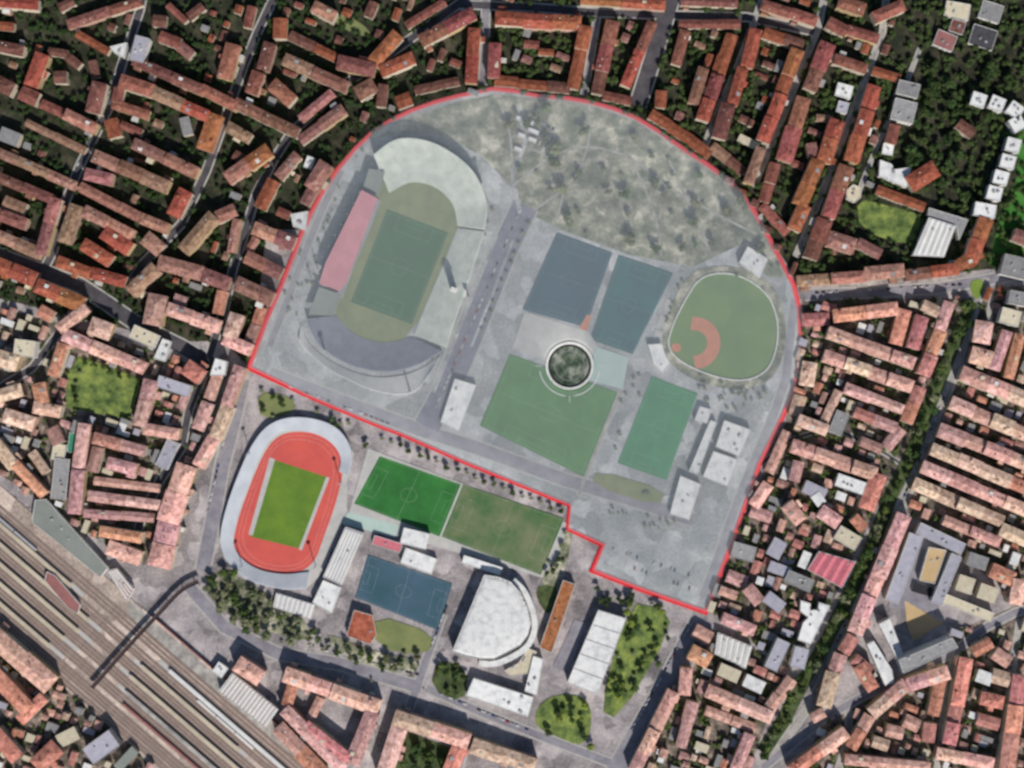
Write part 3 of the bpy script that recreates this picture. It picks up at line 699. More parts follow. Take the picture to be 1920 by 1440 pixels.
('cream, by the belt beside the pink hall', [(1572, 1000), (1606, 1020)], 26, 1, 'cr'),
('orange, on the belt above the pink hall', [(1604, 972), (1620, 990)], 20, 1, 'or'),
('pale block left of the pink hall', [(1464, 1016), (1450, 1042)], 26, 1, 'li'),
('thin white-topped, touching the pink hall', [(1514, 1038), (1504, 1062)], 14, 1, 'wh'),
('dull, at the red line above the corner', [(1376, 1030), (1412, 1040)], 26, 1, 'gy'),
('pink, at the red line above the corner', [(1368, 1082), (1400, 1094)], 22, 1, 'pk'),
('orange thin, on the line near the corner', [(1352, 1108), (1380, 1118)], 14, 1, 'sa'),
('pink, second behind the line corner', [(1404, 1104), (1424, 1128)], 22, 1, 'sa'),
('blue-grey, among the trees left of the white L', [(1440, 1120), (1466, 1140)], 22, 1, 'li'),
('dark flat, among the trees left of the belt', [(1478, 1080), (1520, 1098)], 24, 1, 'gy'),
('pale flat, above the dark flat one', [(1446, 1062), (1480, 1074)], 18, 1, 'li'),
('pink small, below the red line corner', [(1306, 1186), (1332, 1200)], 24, 1, 'sa'),
('pink, left of the white striped shed', [(1298, 1222), (1328, 1238)], 26, 1, 'sa'),
('in the low red pair over the striped shed', [(1358, 1160), (1412, 1182)], 18, 2, 'pk'),
('lilac slab, right of the striped shed', [(1468, 1204), (1446, 1252)], 24, 1, 'li'),
('lilac, right of the slab by the belt', [(1504, 1218), (1496, 1250)], 26, 1, 'li'),
('cream small, under the striped shed', [(1352, 1256), (1384, 1270)], 22, 1, 'cr'),
('white, above the long salmon angle', [(1400, 1276), (1430, 1290)], 22, 1, 'wh'),
('in the salmon angle beside the belt', [(1328, 1296), (1436, 1342), (1484, 1276)], 22, 7, 'sa'),
('in the row under the salmon angle', [(1326, 1334), (1414, 1366)], 17, 4, 'sa'),
('beside the avenue at the bottom right', [(1288, 1256), (1284, 1300)], 20, 2, 'sa'),
('in the row left of the avenue gardens', [(1300, 1320), (1278, 1400)], 20, 3, 'pk'),
('in the salmon row right of the wide avenue', [(1262, 1300), (1190, 1446)], 22, 6, 'sa'),
('in the row by the bottom frame near the belt', [(1405, 1380), (1380, 1440)], 20, 2, 'sa'),
# ---- right of the belt
('in the first parallel row, right edge', [(1806, 700), (1940, 756)], 24, 5, 'sa'),
('in the second parallel row, right edge', [(1786, 756), (1940, 822)], 24, 6, 'sa'),
('in the third parallel row, right edge', [(1764, 806), (1940, 876)], 24, 6, 'sa'),
('in the fourth parallel row, right edge', [(1750, 842), (1940, 922)], 22, 7, 'tn'),
('in the fifth parallel row, right edge', [(1732, 876), (1940, 964)], 22, 7, 'sa'),
('in the sixth parallel row, right edge', [(1716, 908), (1880, 978)], 22, 6, 'tn'),
('in the seventh parallel row, by the arena', [(1774, 976), (1860, 1012)], 18, 3, 'sa'),
('in the eighth parallel row, right edge', [(1880, 994), (1940, 1020)], 24, 2, 'tn'),
('left nave of the church at the right edge', [(1888, 624), (1866, 690)], 18, 1, 'sa'),
('right nave of the church at the right edge', [(1912, 630), (1892, 706)], 18, 1, 'or'),
('wide roof left of the church', [(1824, 664), (1858, 674)], 30, 1, 'sa'),
('eight-sided look, above the wide church roof', [(1846, 606), (1840, 640)], 30, 1, 'pk'),
('cream, by the church front', [(1880, 590), (1910, 598)], 28, 1, 'cr'),
('grey, right of the round junction', [(1884, 494), (1925, 504)], 34, 1, 'gy'),
('grey, at the right edge near the junction', [(1896, 556), (1930, 562)], 24, 1, 'gy'),
('in the pink chain right of the belt', [(1694, 968), (1652, 1068), (1604, 1184)], 26, 8, 'pk'),
('under the pink chain, beside the belt', [(1600, 1196), (1584, 1222)], 24, 1, 'rd'),
('pair by the lower belt road', [(1576, 1230), (1566, 1258)], 22, 1, 'pk'),
('long, ending the chain by the lower belt', [(1562, 1264), (1546, 1322)], 24, 2, 'sa'),
('brown, in the triangle by the lower belt', [(1604, 1238), (1630, 1260)], 22, 1, 'rd'),
('slanted, in the triangle by the slab', [(1612, 1250), (1636, 1290)], 22, 1, 'or'),
('small tip, at the triangle point', [(1526, 1348), (1544, 1338)], 18, 1, 'sa'),
('in the orange arc under the long slab', [(1636, 1336), (1690, 1290), (1776, 1262)], 24, 6, 'sa'),
('in the left leg of the arc block', [(1632, 1346), (1598, 1402)], 22, 3, 'sa'),
('in the strip left of the pale street, bottom right', [(1766, 1278), (1752, 1340)], 20, 3, 'or'),
('under the strip by the pale street', [(1746, 1360), (1742, 1390)], 22, 1, 'or'),
('in the tall row right of the pale street', [(1812, 1238), (1798, 1310), (1780, 1392)], 24, 5, 'or'),
('top of the row right of the pale street', [(1828, 1222), (1858, 1206)], 20, 1, 'or'),
('eight-sided look, near the junction right', [(1868, 1226), (1892, 1242)], 22, 1, 'sa'),
('orange pair over the right pale street', [(1864, 1268), (1892, 1276)], 24, 1, 'sa'),
('white flat, between the bottom right rows', [(1836, 1268), (1858, 1276)], 20, 1, 'wh'),
('small, in the bottom right yards', [(1842, 1310), (1878, 1318)], 24, 2, 'sa'),
('pink, in the bottom right yards', [(1836, 1350), (1872, 1360)], 22, 2, 'pk'),
('in the row at the bottom right corner', [(1912, 1270), (1900, 1360), (1888, 1446)], 26, 5, 'or'),
('in the bottom frame row, right', [(1760, 1412), (1860, 1432)], 20, 3, 'sa'),
('in the bottom frame row, centre right', [(1588, 1424), (1740, 1438)], 18, 4, 'sa'),
('in the row over the bottom belt end', [(1486, 1446), (1584, 1374)], 22, 4, 'sa'),
('in the yards of the arc block', [(1666, 1370), (1692, 1376)], 20, 1, 'sa'),
('pink, in the yards of the arc block', [(1700, 1352), (1722, 1362)], 22, 1, 'pk'),
('tan, low in the arc block', [(1640, 1392), (1664, 1400)], 20, 1, 'tn'),
('orange pair, right of the arena', [(1862, 1070), (1898, 1086)], 26, 2, 'or'),
('grey, right of the arena', [(1820, 1048), (1850, 1058)], 24, 1, 'gy'),
('cream, right of the arena', [(1800, 1092), (1824, 1100)], 28, 1, 'cr'),
('cream with red rim, right of the arena', [(1840, 1108), (1868, 1118)], 26, 1, 'cr'),
('red, at the right edge by the arena street', [(1912, 1090), (1904, 1130)], 22, 2, 'pk'),
('in the row right of the arena, upper', [(1824, 996), (1872, 1016)], 18, 2, 'sa'),
]
DARKZ = lambda p: p[1] < 440
for d in DATA:
    desc, pts, wd, n, t = d[:5]
    c = sum(p[1] for p in pts) / len(pts)
    if c > 560 and t in TILE: t = t.upper()  # lower rows take the brightened tile copies
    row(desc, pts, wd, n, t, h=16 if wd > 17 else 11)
HOUSES.sort(key=lambda q: -q[3] * q[4] * (.5 if q[0] ** 2 > 574 ** 2 or q[1] ** 2 > 430 ** 2 else 1))
for q in HOUSES[:294]: house(*q)
# ---- other buildings: flat or sheet roofs traced as outlines
def inset(poly, d):
    cx = sum(p[0] for p in poly) / len(poly); cy = sum(p[1] for p in poly) / len(poly)
    o = []
    for x, y in poly:
        l = hypot(x - cx, y - cy); o.append((cx + (x - cx) * (l - d) / l, cy + (y - cy) * (l - d) / l))
    return o
def block(name, label, cat, poly, h, m, wall=None, ribs=0, ribmat='conc2', rim=None, units=2, group=None, rise=0, seams=0):
    P = [W(p, h) for p in poly]; n = len(P)
    cx = sum(p[0] for p in P) / n; cy = sum(p[1] for p in P) / n
    L = [(x - cx, y - cy) for x, y in P]
    e = empty(name, (cx, cy, 0)); tag(e, label, cat, group)
    bm = bmesh.new(); prism(bm, L, 0, h); mesh('wall', bm, wall or WWALL, e)
    bm = bmesh.new(); I = inset(L, .6)
    if rise:
        lo = [bm.verts.new((*p, h - .3)) for p in I]
        rings = [lo]
        for k in range(1, 5):
            a = k / 5 * pi / 2; f = cos(a) * .985; rings.append([bm.verts.new((p[0] * f, p[1] * f, h + .3 + rise * sin(a))) for p in I])
        for a, b in zip(rings, rings[1:]):
            for i in range(n): bm.faces.new((a[i], a[(i+1) % n], b[(i+1) % n], b[i]))
        bm.faces.new(rings[-1])
    else: prism(bm, I, h + .003, h + .3)
    r = mesh('roof', bm, M[m] if isinstance(m, str) and m in M else TILE.get(m, m), e)
    bm = bmesh.new()
    for i in range(n):
        a, b = Vector(L[i]), Vector(L[(i+1) % n]); d = (b - a); c = (a + b) / 2
        box(bm, c.x, c.y, h - .4 + .003 * i, d.length, .45, 1.1, atan2(d.y, d.x))
    mesh('parapet', bm, M[rim or 'conc2'], e)
    for k in range(seams):
        a, b, c, d = [Vector(L[i]) for i in (0, 1, 2, 3)]; t = (k + 1) / (seams + 1); p, q = b.lerp(c, t), a.lerp(d, t); mid = (p + q) / 2; v = q - p
        bm = bmesh.new(); box(bm, mid.x, mid.y, h + .31, v.length * .96, .7, .35, atan2(v.y, v.x)); mesh('roof_seam', bm, M['gy'], r)
    if ribs:
        a, b, c, d = [Vector(L[i]) for i in (0, 1, 2, 3)]
        for k in range(ribs):
            t = (k + .5) / ribs; p = a.lerp(b, t); q = d.lerp(c, t); mid = (p + q) / 2; v = q - p
            bm = bmesh.new(); wd_ = (b - a).length / ribs * .42
            # little shed of triangular section
            u = Vector((-v.y, v.x)).normalized() * wd_ ; hl = v.normalized() * (v.length * .47); zz = h + .31
            vs = [bm.verts.new((*(mid + s * hl + o * u), zz + z)) for s in (-1, 1) for o, z in ((-1, 0), (1, 0), (.3, wd_ * .35))]
            for f in ((0, 1, 2), (5, 4, 3), (0, 2, 5, 3), (1, 4, 5, 2), (0, 3, 4, 1)): bm.faces.new([vs[i] for i in f])
            mesh('roof_rib', bm, M[ribmat], r)
    bb = inset(L, 5)
    for k in range(units):
        a = random.choice(bb); t = U(.1, .9)
        bm = bmesh.new(); box(bm, a[0] * t, a[1] * t, h + .25 + rise, U(1.5, 3.5), U(1.5, 3), U(.8, 1.6), U(0, 1)); mesh('roof_unit', bm, M[random.choice(('metal', 'gy'))], r)
    occ([((x) / 1, y) for x, y in poly])
    return e
block('corner_building', 'pale blue-white building at the upper end of the first left street', 'building', [(206, 88), (238, 80), (232, 108), (215, 100)], 9, 'wh')
block('hall', 'small white gabled hall left of the red line corner, above the striped court', 'hall', [(305, 635), (320, 640), (308, 678), (289, 672)], 9, 'wh')
block('tower_block', 'white square tower block at the top of the pink terrace left of the line corner', 'tower block', [(404, 672), (425, 678), (421, 704), (394, 704)], 18, 'wh')
block('house', 'white flat house at the upper left red line beside the salmon block', 'house', quad((580, 305), 22, 15, 110), 8, 'wh')
block('yard_building', 'white low building touching the left red line above the U block', 'building', [(545, 402), (578, 396), (572, 432), (550, 425)], 7, 'wh')
block('flat_block', 'lilac white flat block under the striped court block on the left', 'apartment block', quad((314, 852), 54, 24, 115), 12, 'li')
block('workshop', 'lilac grey workshop strip left of the long pink range', 'workshop', quad((113, 898), 76, 28, 96), 8, 'gy', units=3)
block('store_shed', 'narrow green shed roof beside the pink range on the left', 'shed', quad((135, 830), 36, 13, 98), 6, 'gn', units=0)
block('cream_shed', 'pale flat shed at the head of the lilac workshop strip', 'shed', quad((110, 848), 24, 30, 8), 7, 'cr', units=1)
# right top
for i, (x, y, a) in enumerate([(1835, 187, 18), (1870, 194, 22), (1904, 206, 35), (1908, 232, 60), (1900, 272, 15), (1890, 303, 15), (1877, 333, 15), (1865, 362, 15), (1847, 394, 10)]):
    q = ['leftmost of the upper trio', 'second of the upper trio', 'third of the upper trio, near the right edge', 'turned end block below the upper trio', 'top of the column by the right park', 'second down the column by the right park', 'third down the column by the right park', 'fourth down the column by the right park', 'wide lowest one of the column by the right park'][i]
    block('apartment_block', 'white square apartment block, ' + q, 'apartment block', quad((x, y), 40 if i == 8 else 27, 25, a), 15, 'wh', group='white square apartment blocks at the upper right', units=3)
block('flat_block', 'grey flat block, upper one of the pair in the dark park', 'apartment block', quad((1703, 167), 40, 26, 14), 13, 'gy')
block('flat_block', 'grey flat block, larger lower one of the pair in the dark park', 'apartment block', quad((1695, 208), 42, 40, 14), 13, 'gy')
block('hall', 'white hall with a notched roof joined to the orange annex', 'hall', [(1650, 300), (1672, 308), (1676, 318), (1708, 314), (1700, 352), (1648, 330)], 10, 'wh')
block('kiosk_building', 'white small block above the notched hall at the right', 'building', quad((1665, 280), 20, 20, 10), 8, 'wh')
block('pavilion', 'cream round-cornered pavilion above the green lawn at the right', 'pavilion', [(1588, 356), (1600, 346), (1614, 352), (1614, 370), (1602, 380), (1588, 372)], 7, 'cr')
block('school', 'big white school building with a pleated roof by the right lawn', 'school', [(1742, 408), (1792, 424), (1770, 482), (1712, 478)], 13, 'wh', ribs=5)
block('school_wing', 'grey L wing wrapping the top of the pleated school roof', 'school', [(1742, 390), (1815, 412), (1798, 450), (1794, 424), (1740, 404)], 11, 'gy', units=1)
block('house', 'white flat villa between the pale streets, upper one', 'house', quad((1583, 170), 30, 24, 15), 9, 'wh')
block('house', 'lilac white flat villa between the pale streets, lower one', 'house', quad((1580, 201), 20, 20, 15), 9, 'li')
block('farm_building', 'cream farm building with a dark roof in the upper right park', 'farm building', quad((1772, 76), 38, 30, 22), 7, 'dp')
block('greenhouse', 'cream top greenhouse range near the upper right corner', 'greenhouse', quad((1795, 20), 46, 30, 10), 5, 'cr')
block('greenhouse', 'dark glazed greenhouse with a pale rim at the upper right', 'greenhouse', quad((1843, 70), 46, 38, 18), 5, 'dg')
block('greenhouse', 'grey glazed greenhouse against the upper right corner', 'greenhouse', quad((1858, 22), 40, 34, 18), 5, 'gy')
block('farm_building', 'brown and cream barn left of the dark greenhouse', 'farm building', quad((1795, 50), 26, 24, 18), 6, 'br')
# right lower
block('hall', 'deep pink vaulted hall beside the green belt at the right', 'hall', [(1536, 1034), (1604, 1054), (1578, 1102), (1514, 1068)], 11, 'pr', ribs=4, ribmat='pr')
block('flat_block', 'white L-shaped flat block standing at the left of the green belt', 'apartment block', [(1502, 1126), (1520, 1132), (1518, 1144), (1534, 1144), (1536, 1130), (1556, 1136), (1520, 1208), (1496, 1200), (1506, 1168), (1516, 1158), (1500, 1146)], 14, 'wh', units=3)
block('striped_shed', 'white ribbed shed roofs left of the white L-shaped block', 'shed', [(1346, 1186), (1410, 1212), (1398, 1254), (1340, 1226)], 8, 'gy', ribs=6)
block('slab_block', 'long grey slab block casting a wide shadow beside the tan yard', 'apartment block', [(1686, 1238), (1785, 1196), (1796, 1214), (1694, 1262)], 24, 'gy', units=4)
block('school_wing', 'white bar beside the tan yard, right bar of the white pair', 'school', [(1648, 1170), (1668, 1160), (1694, 1228), (1682, 1236)], 12, 'wh')
block('school_wing', 'white bent bar of the pair left of the long slab', 'school', [(1626, 1208), (1638, 1202), (1672, 1256), (1676, 1280), (1660, 1286)], 12, 'wh')
block('arena_stand', 'white rimmed tan roof building inside the grey arena yard', 'building', [(1742, 1026), (1774, 1032), (1752, 1094), (1724, 1088)], 9, 'tanf', rim='line')
block('school_range', 'long cream range along the street right of the arena', 'school', quad((1815, 1140), 100, 18, 22), 9, 'cr')
# station
block('station_building', 'pink vaulted station building beside the rail forecourt', 'station', [(202, 1070), (218, 1066), (250, 1104), (238, 1128)], 8, 'sa', ribs=4, ribmat='conc2')
block('train_shed', 'long grey green goods shed roof along the upper railway side', 'train shed', [(66, 938), (86, 936), (202, 1064), (188, 1082), (60, 978)], 9, 'gg', units=3)
block('train_shed', 'dull red roofed carriage shed between the railway tracks', 'train shed', [(88, 1072), (104, 1080), (150, 1134), (146, 1150), (128, 1140), (84, 1088)], 7, 'dp', units=0)
block('striped_hall', 'hall with red and white striped roof beside the railway at the bottom', 'hall', [(436, 1262), (522, 1330), (498, 1364), (410, 1296)], 10, 'dp', ribs=14, ribmat='conc2', units=0)
block('kiosk_building', 'small white square building above the striped hall', 'building', quad((413, 1256), 22, 22, 35), 7, 'wh')
# centre bottom sports
MF = [(908, 1078), (934, 1082), (958, 1092), (976, 1112), (990, 1142), (996, 1170), (990, 1192), (976, 1210), (954, 1222), (926, 1236), (900, 1236), (874, 1230), (848, 1222)]
ar = block('sports_arena', 'large cream white half-round arena with one straight side', 'arena', MF, 15, 'wh', rise=1.6, units=0)
AW = (ar.location.x, ar.location.y)
bm = bmesh.new(); band(bm, [(W(p, 9)[0] - AW[0], W(p, 9)[1] - AW[1]) for p in smooth([(962, 1088), (984, 1108), (999, 1144), (1004, 1174), (998, 1198), (984, 1218), (958, 1234), (928, 1246), (898, 1244)], 2)], 6.5, 0, 9.5)
mesh('lower_ring', bm, M['wh'], ar)
block('annex_building', 'low tan and white annex at the lower right foot of the half-round arena', 'annex', [(990, 1216), (1006, 1222), (996, 1262), (958, 1268), (946, 1258), (972, 1244)], 6, 'cr', units=3)
block('long_building', 'long orange tiled building on the right of the half-round arena', 'building', [(1056, 1088), (1078, 1096), (1034, 1224), (1012, 1214)], 9, 'or', wall=WALLS[0], units=1)
block('indoor_pool', 'white saw-roofed sports hall left of the wide lower avenue', 'sports hall', [(1122, 1144), (1174, 1160), (1120, 1302), (1064, 1280)], 11, 'wh', units=0, seams=4)
block('roof_canopy', 'white rounded canopy above the blue court', 'canopy', quad((778, 1010), 50, 30, 14), 8, 'wh', units=0)
block('changing_rooms', 'white flat building on the upper edge of the blue court', 'building', quad((785, 1052), 62, 30, 20), 6, 'wh', units=1)
block('grandstand', 'narrow white grandstand under the worn grass pitch', 'grandstand', quad((904, 1060), 76, 15, 18), 7, 'wh', units=0)
block('changing_rooms', 'pink roofed strip between the green pitch and the blue court', 'building', quad((726, 1020), 54, 17, 17), 5, 'pr', units=1)
block('clubhouse', 'square orange tiled clubhouse below the blue court', 'clubhouse', [(664, 1144), (698, 1154), (706, 1190), (694, 1208), (650, 1192)], 8, 'or', wall=WALLS[0], units=1)
block('gym_building', 'lilac ribbed roof gym between the running track and the blue court', 'gym', [(648, 988), (682, 1000), (640, 1098), (606, 1082)], 9, 'li', ribs=6, ribmat='conc2')
block('gym_building', 'white flat gym below the ribbed lilac gym', 'gym', [(606, 1088), (640, 1102), (622, 1150), (586, 1130)], 8, 'wh')
block('gym_building', 'low ribbed canopy between the gym and the piazza trees', 'canopy', [(518, 1112), (590, 1134), (582, 1160), (512, 1138)], 5, 'li', ribs=8, ribmat='conc2', units=0)
block('office_building', 'white L office building below the half-round arena', 'office building', [(888, 1272), (1000, 1308), (990, 1344), (874, 1304)], 9, 'wh', units=5)
block('office_wing', 'white narrow wing right of the L office building', 'office building', [(1000, 1230), (1018, 1236), (1006, 1304), (984, 1296)], 8, 'wh', units=2)
for i, (x, y, a, l) in enumerate([(984, 226, 20, 34), (1000, 246, 22, 22), (998, 262, 20, 16), (978, 254, 20, 14), (972, 280, 20, 16)]):
    block('kiosk', 'small white kiosk roof in the upper left park, ' + ['long topmost one', 'second from the top', 'third from the top', 'left one of the middle', 'lowest one'][i], 'kiosk', quad((x, y), l, 7, a), 4, 'wh', units=0, group='white kiosks in the park')
# inside the line
block('ticket_building', 'white flat building beside the big green field and the avenue', 'building', [(853, 710), (893, 722), (860, 808), (826, 792)], 6, 'wh', units=2)
block('fan_building', 'white bent clubhouse behind the baseball home plate', 'clubhouse', [(1215, 646), (1240, 644), (1246, 662), (1256, 682), (1242, 700), (1226, 684)], 6, 'wh', units=1)
block('swim_hall', 'white flat hall by the right curve above the baseball field', 'hall', [(1402, 462), (1440, 486), (1424, 522), (1386, 492)], 8, 'wh', units=2)
block('sports_hall', 'upper square white sports hall at the right side', 'sports hall', [(1358, 788), (1408, 806), (1386, 856), (1342, 838)], 8, 'wh', units=6, group='white halls at the right side')
block('sports_hall', 'lower square white sports hall at the right side', 'sports hall', [(1338, 846), (1384, 862), (1364, 912), (1318, 894)], 8, 'wh', units=2, group='white halls at the right side')
block('sports_hall', 'long narrow white sports hall left of the two square ones', 'sports hall', [(1332, 788), (1344, 792), (1308, 890), (1292, 884)], 7, 'wh', units=1, group='white halls at the right side')
block('sports_hall', 'small white sports hall above the narrow one', 'sports hall', [(1312, 762), (1334, 768), (1326, 794), (1302, 788)], 6, 'wh', units=1, group='white halls at the right side')
block('sports_hall', 'white sports hall standing below the other white halls', 'sports hall', [(1276, 892), (1314, 908), (1292, 975), (1256, 964)], 7, 'wh', units=2, group='white halls at the right side')

# ------------------------------------------------------------------ pitches
def lerp2(q, u, v):
    a = Vector(q[0]).lerp(Vector(q[1]), u); b = Vector(q[3]).lerp(Vector(q[2]), u); r = a.lerp(b, v); return (r.x, r.y)
def pitch(name, label, q, m, lines='football', lw=.07, long='v'):
    o = patch(name, q, M[m], label=label); occ(q)
    bm = bmesh.new(); z = ZL[0] + .03; zz = [z]
    def seg(pts):
        zz[0] += .0015; band(bm, [W(lerp2(q, *p)) for p in pts], lw, zz[0], zz[0])
    A = .03
    def s(u, v): return (u, v) if long == 'v' else (v, u)
    seg([s(A, A), s(1-A, A)]); seg([s(1-A, A), s(1-A, 1-A)]); seg([s(1-A, 1-A), s(A, 1-A)]); seg([s(A, 1-A), s(A, A)])
    if lines == 'football':
        seg([s(A, .5), s(1-A, .5)])
        seg([s(.5 + .13 * cos(t * pi / 10), .5 + .09 * sin(t * pi / 10)) for t in range(21)])
        for e in (0, 1):
            f = lambda v: v if e == 0 else 1 - v
            seg([s(.22, f(A)), s(.22, f(.17)), s(.78, f(.17)), s(.78, f(A))])
            seg([s(.36, f(A)), s(.36, f(.085)), s(.64, f(.085)), s(.64, f(A))])
    if lines == 'tennis':
        for k in range(1, 6): seg([s(k / 6, A), s(k / 6, 1 - A)])
    if lines != 'none': mesh('markings', bm, M['line'], o)
    else: bm.free()
    return o
def fence(name, label, pts, h=3, m='metal', t=.18, closed=True):
    P = [W(p) for p in pts]; P = P + [P[0]] if closed else P
    bm = bmesh.new(); band(bm, P, t, .05, h)
    o = mesh(name, bm, M[m]); tag(o, label, 'fence'); return o
# football ground near the track
patch('sports_ground', [(690, 840), (1075, 985), (1040, 1090), (650, 975)], M['concrete'])
pitch('football_pitch', 'vivid green artificial football pitch beside the running track', [(712, 855), (864, 908), (824, 1006), (664, 944)], 'grass2', long='h')
pitch('football_pitch', 'worn olive football pitch below the red line step', [(868, 908), (1058, 972), (1014, 1078), (828, 1006)], 'grassb', long='h')
pitch('hockey_court', 'slate blue court below the green pitch', [(690, 1040), (848, 1094), (822, 1182), (666, 1120)], 'blue', long='h')
patch('grass_verge', [(700, 1150), (820, 1190), (800, 1230), (705, 1215)], M['grassy'], sm=1)
patch('pale_court', [(652, 960), (748, 985), (742, 1008), (640, 982)], M['mint'])
patch('car_park_ground', [(1078, 1160), (1102, 1170), (1064, 1262), (1036, 1250)], M['asph2'])
patch('lawn', [(150, 668), (268, 712), (242, 786), (124, 764), (126, 700)], M['mlawn'], label='bright lawn in the left block'); occ([(150, 668), (268, 712), (242, 786), (124, 764)])
patch('lawn', [(1606, 372), (1660, 384), (1732, 404), (1722, 438), (1704, 462), (1612, 432)], M['mlawn'], sm=1, label='bright lawn left of the pleated school roof'); occ([(1606, 372), (1732, 404), (1704, 462), (1612, 432)])
patch('lawn', [(1010, 1318), (1050, 1300), (1100, 1306), (1112, 1350), (1096, 1402), (1040, 1380), (1000, 1360)], M['mlawn'], sm=2, label='lime lawn below the saw-roofed hall')
patch('lawn', [(640, 20), (700, 60), (676, 70), (620, 40)], M['grassy'], sm=1)
patch('lawn', [(1180, 1130), (1240, 1140), (1262, 1175), (1160, 1350), (1122, 1330)], M['mlawn'], sm=1)
patch('lawn', [(1862, 240), (1990, 250), (1990, 520), (1850, 520), (1870, 420), (1920, 300)], M['grass'], sm=1)
patch('lawn', [(1815, 530), (1840, 520), (1846, 545), (1828, 566)], M['grassl'], sm=1)
patch('verge', [(480, 735), (540, 740), (560, 770), (490, 790)], M['grassy'], sm=1)
patch('grass_verge', [(385, 1080), (430, 1070), (520, 1125), (575, 1165), (590, 1205), (520, 1190), (410, 1150)], M['park'], sm=2)
patch('grass_verge', [(600, 1180), (700, 1222), (790, 1236), (770, 1270), (640, 1232)], M['park'], sm=2)
patch('grass_verge', [(820, 1235), (880, 1255), (868, 1320), (806, 1290)], M['belt'], sm=1)
patch('grass_verge', [(1012, 1085), (1050, 1040), (1062, 990), (1078, 1000), (1050, 1095), (1020, 1130)], M['park'], sm=1)
patch('grass_verge', [(1010, 1095), (1052, 1100), (1030, 1160), (1004, 1120)], M['belt'], sm=1)
patch('courtyard_lawn', [(762, 1372), (846, 1402), (826, 1450), (738, 1450)], M['belt'])
# arena yard at the right
patch('arena_yard', [(1727, 984), (1804, 1020), (1756, 1146), (1664, 1140), (1690, 1060)], M['asph2'], label='grey yard of the small arena at the right'); occ([(1727, 984), (1804, 1020), (1756, 1146), (1664, 1140)])
for q_, w_, l_ in (([(1722, 990), (1806, 1030)], 22, 'grey lilac wing closing the top of the arena yard'), ([(1718, 1003), (1672, 1128)], 26, 'grey lilac long wing on the left of the arena yard'), ([(1794, 1041), (1756, 1132)], 20, 'grey lilac wing on the right of the arena yard')):
    L1, R1 = offset_strip(q_, w_); block('courtyard_wing', l_, 'building', L1 + R1[::-1], 12 + w_ * .02, 'li', units=3)
patch('sand_yard', [(1696, 1126), (1770, 1168), (1712, 1202), (1700, 1170)], M['tanf'], label='tan sand yard under the arena'); occ([(1696, 1126), (1770, 1168), (1712, 1202)])
block('shadow_box', 'black box in place of the shadow at the foot of the arena building', 'building', quad((1730, 1106), 38, 16, 16), 4, 'dark', rim='dark', units=0)  # black box stands in for the shadow at the building's foot
# inside the line
pitch('hockey_pitch', 'dark blue teal hockey pitch, left one of the pair', [(1044, 436), (1148, 474), (1098, 614), (980, 580)], 'navy')
pitch('hockey_pitch', 'dark teal hockey pitch, right one of the pair', [(1160, 478), (1262, 512), (1186, 664), (1106, 636)], 'teal')
patch('clay_path', [(1100, 590), (1108, 592), (1098, 634), (1078, 630)], M['clay'])
patch('tennis_courts', [(984, 584), (1104, 622), (1120, 648), (1090, 700), (960, 652)], M['concrete'], label='grey courts between the dark pitch and the field')
pitch('football_field', 'big green field under the white ring', [(956, 664), (1158, 736), (1094, 894), (900, 798)], 'grass')
pitch('football_pitch', 'emerald pitch left of the white halls', [(1222, 706), (1308, 738), (1250, 900), (1158, 868)], 'gturf')
patch('court', [(1118, 650), (1178, 670), (1168, 730), (1100, 712)], M['mint'], label='pale mint court beside the ring')
patch('grass_verge', [(1118, 880), (1250, 920), (1234, 950), (1110, 910)], M['grassy'], sm=1)
for k, (x, y) in enumerate([(1258, 575), (1246, 605), (1238, 632)]):
    patch('batting_court', quad((x, y), 26, 22, 20), M['concrete'])
# baseball
BB = smooth([(1310, 522), (1350, 510), (1398, 520), (1440, 552), (1458, 595), (1458, 650), (1438, 700), (1384, 718), (1300, 694), (1248, 656), (1262, 606), (1286, 560)], 2, True)
patch('field_apron', [(1290, 510), (1350, 496), (1412, 508), (1456, 540), (1474, 595), (1472, 660), (1448, 715), (1384, 735), (1290, 712), (1236, 660), (1250, 590)], M['park'], sm=2)
patch('baseball_field', BB, M['grassl'], label='rounded lime green baseball field'); occ(BB)
bbt = mat('baseball_turf', (.14, .22, .06), (.1, .18, .05), sc=.03)
bpy.data.objects['baseball_field'].data.materials[0] = bbt
fence('outfield_fence', 'pale ring fence around the baseball field', BB, 2.2, 'line', 1.2)
bm = bmesh.new(); band(bm, [W(p) for p in smooth([(1296, 606), (1322, 610), (1338, 630), (1338, 656), (1322, 676), (1302, 680)], 2)], 15, zl() + .01, ZL[0] + .01)
tag(mesh('clay_infield', bm, M['clay']), 'orange clay infield arc of the baseball field', kind='structure')
patch('clay_home', quad((1268, 652), 18, 16, 0), M['clay'], z=zl() + .012, sm=2)

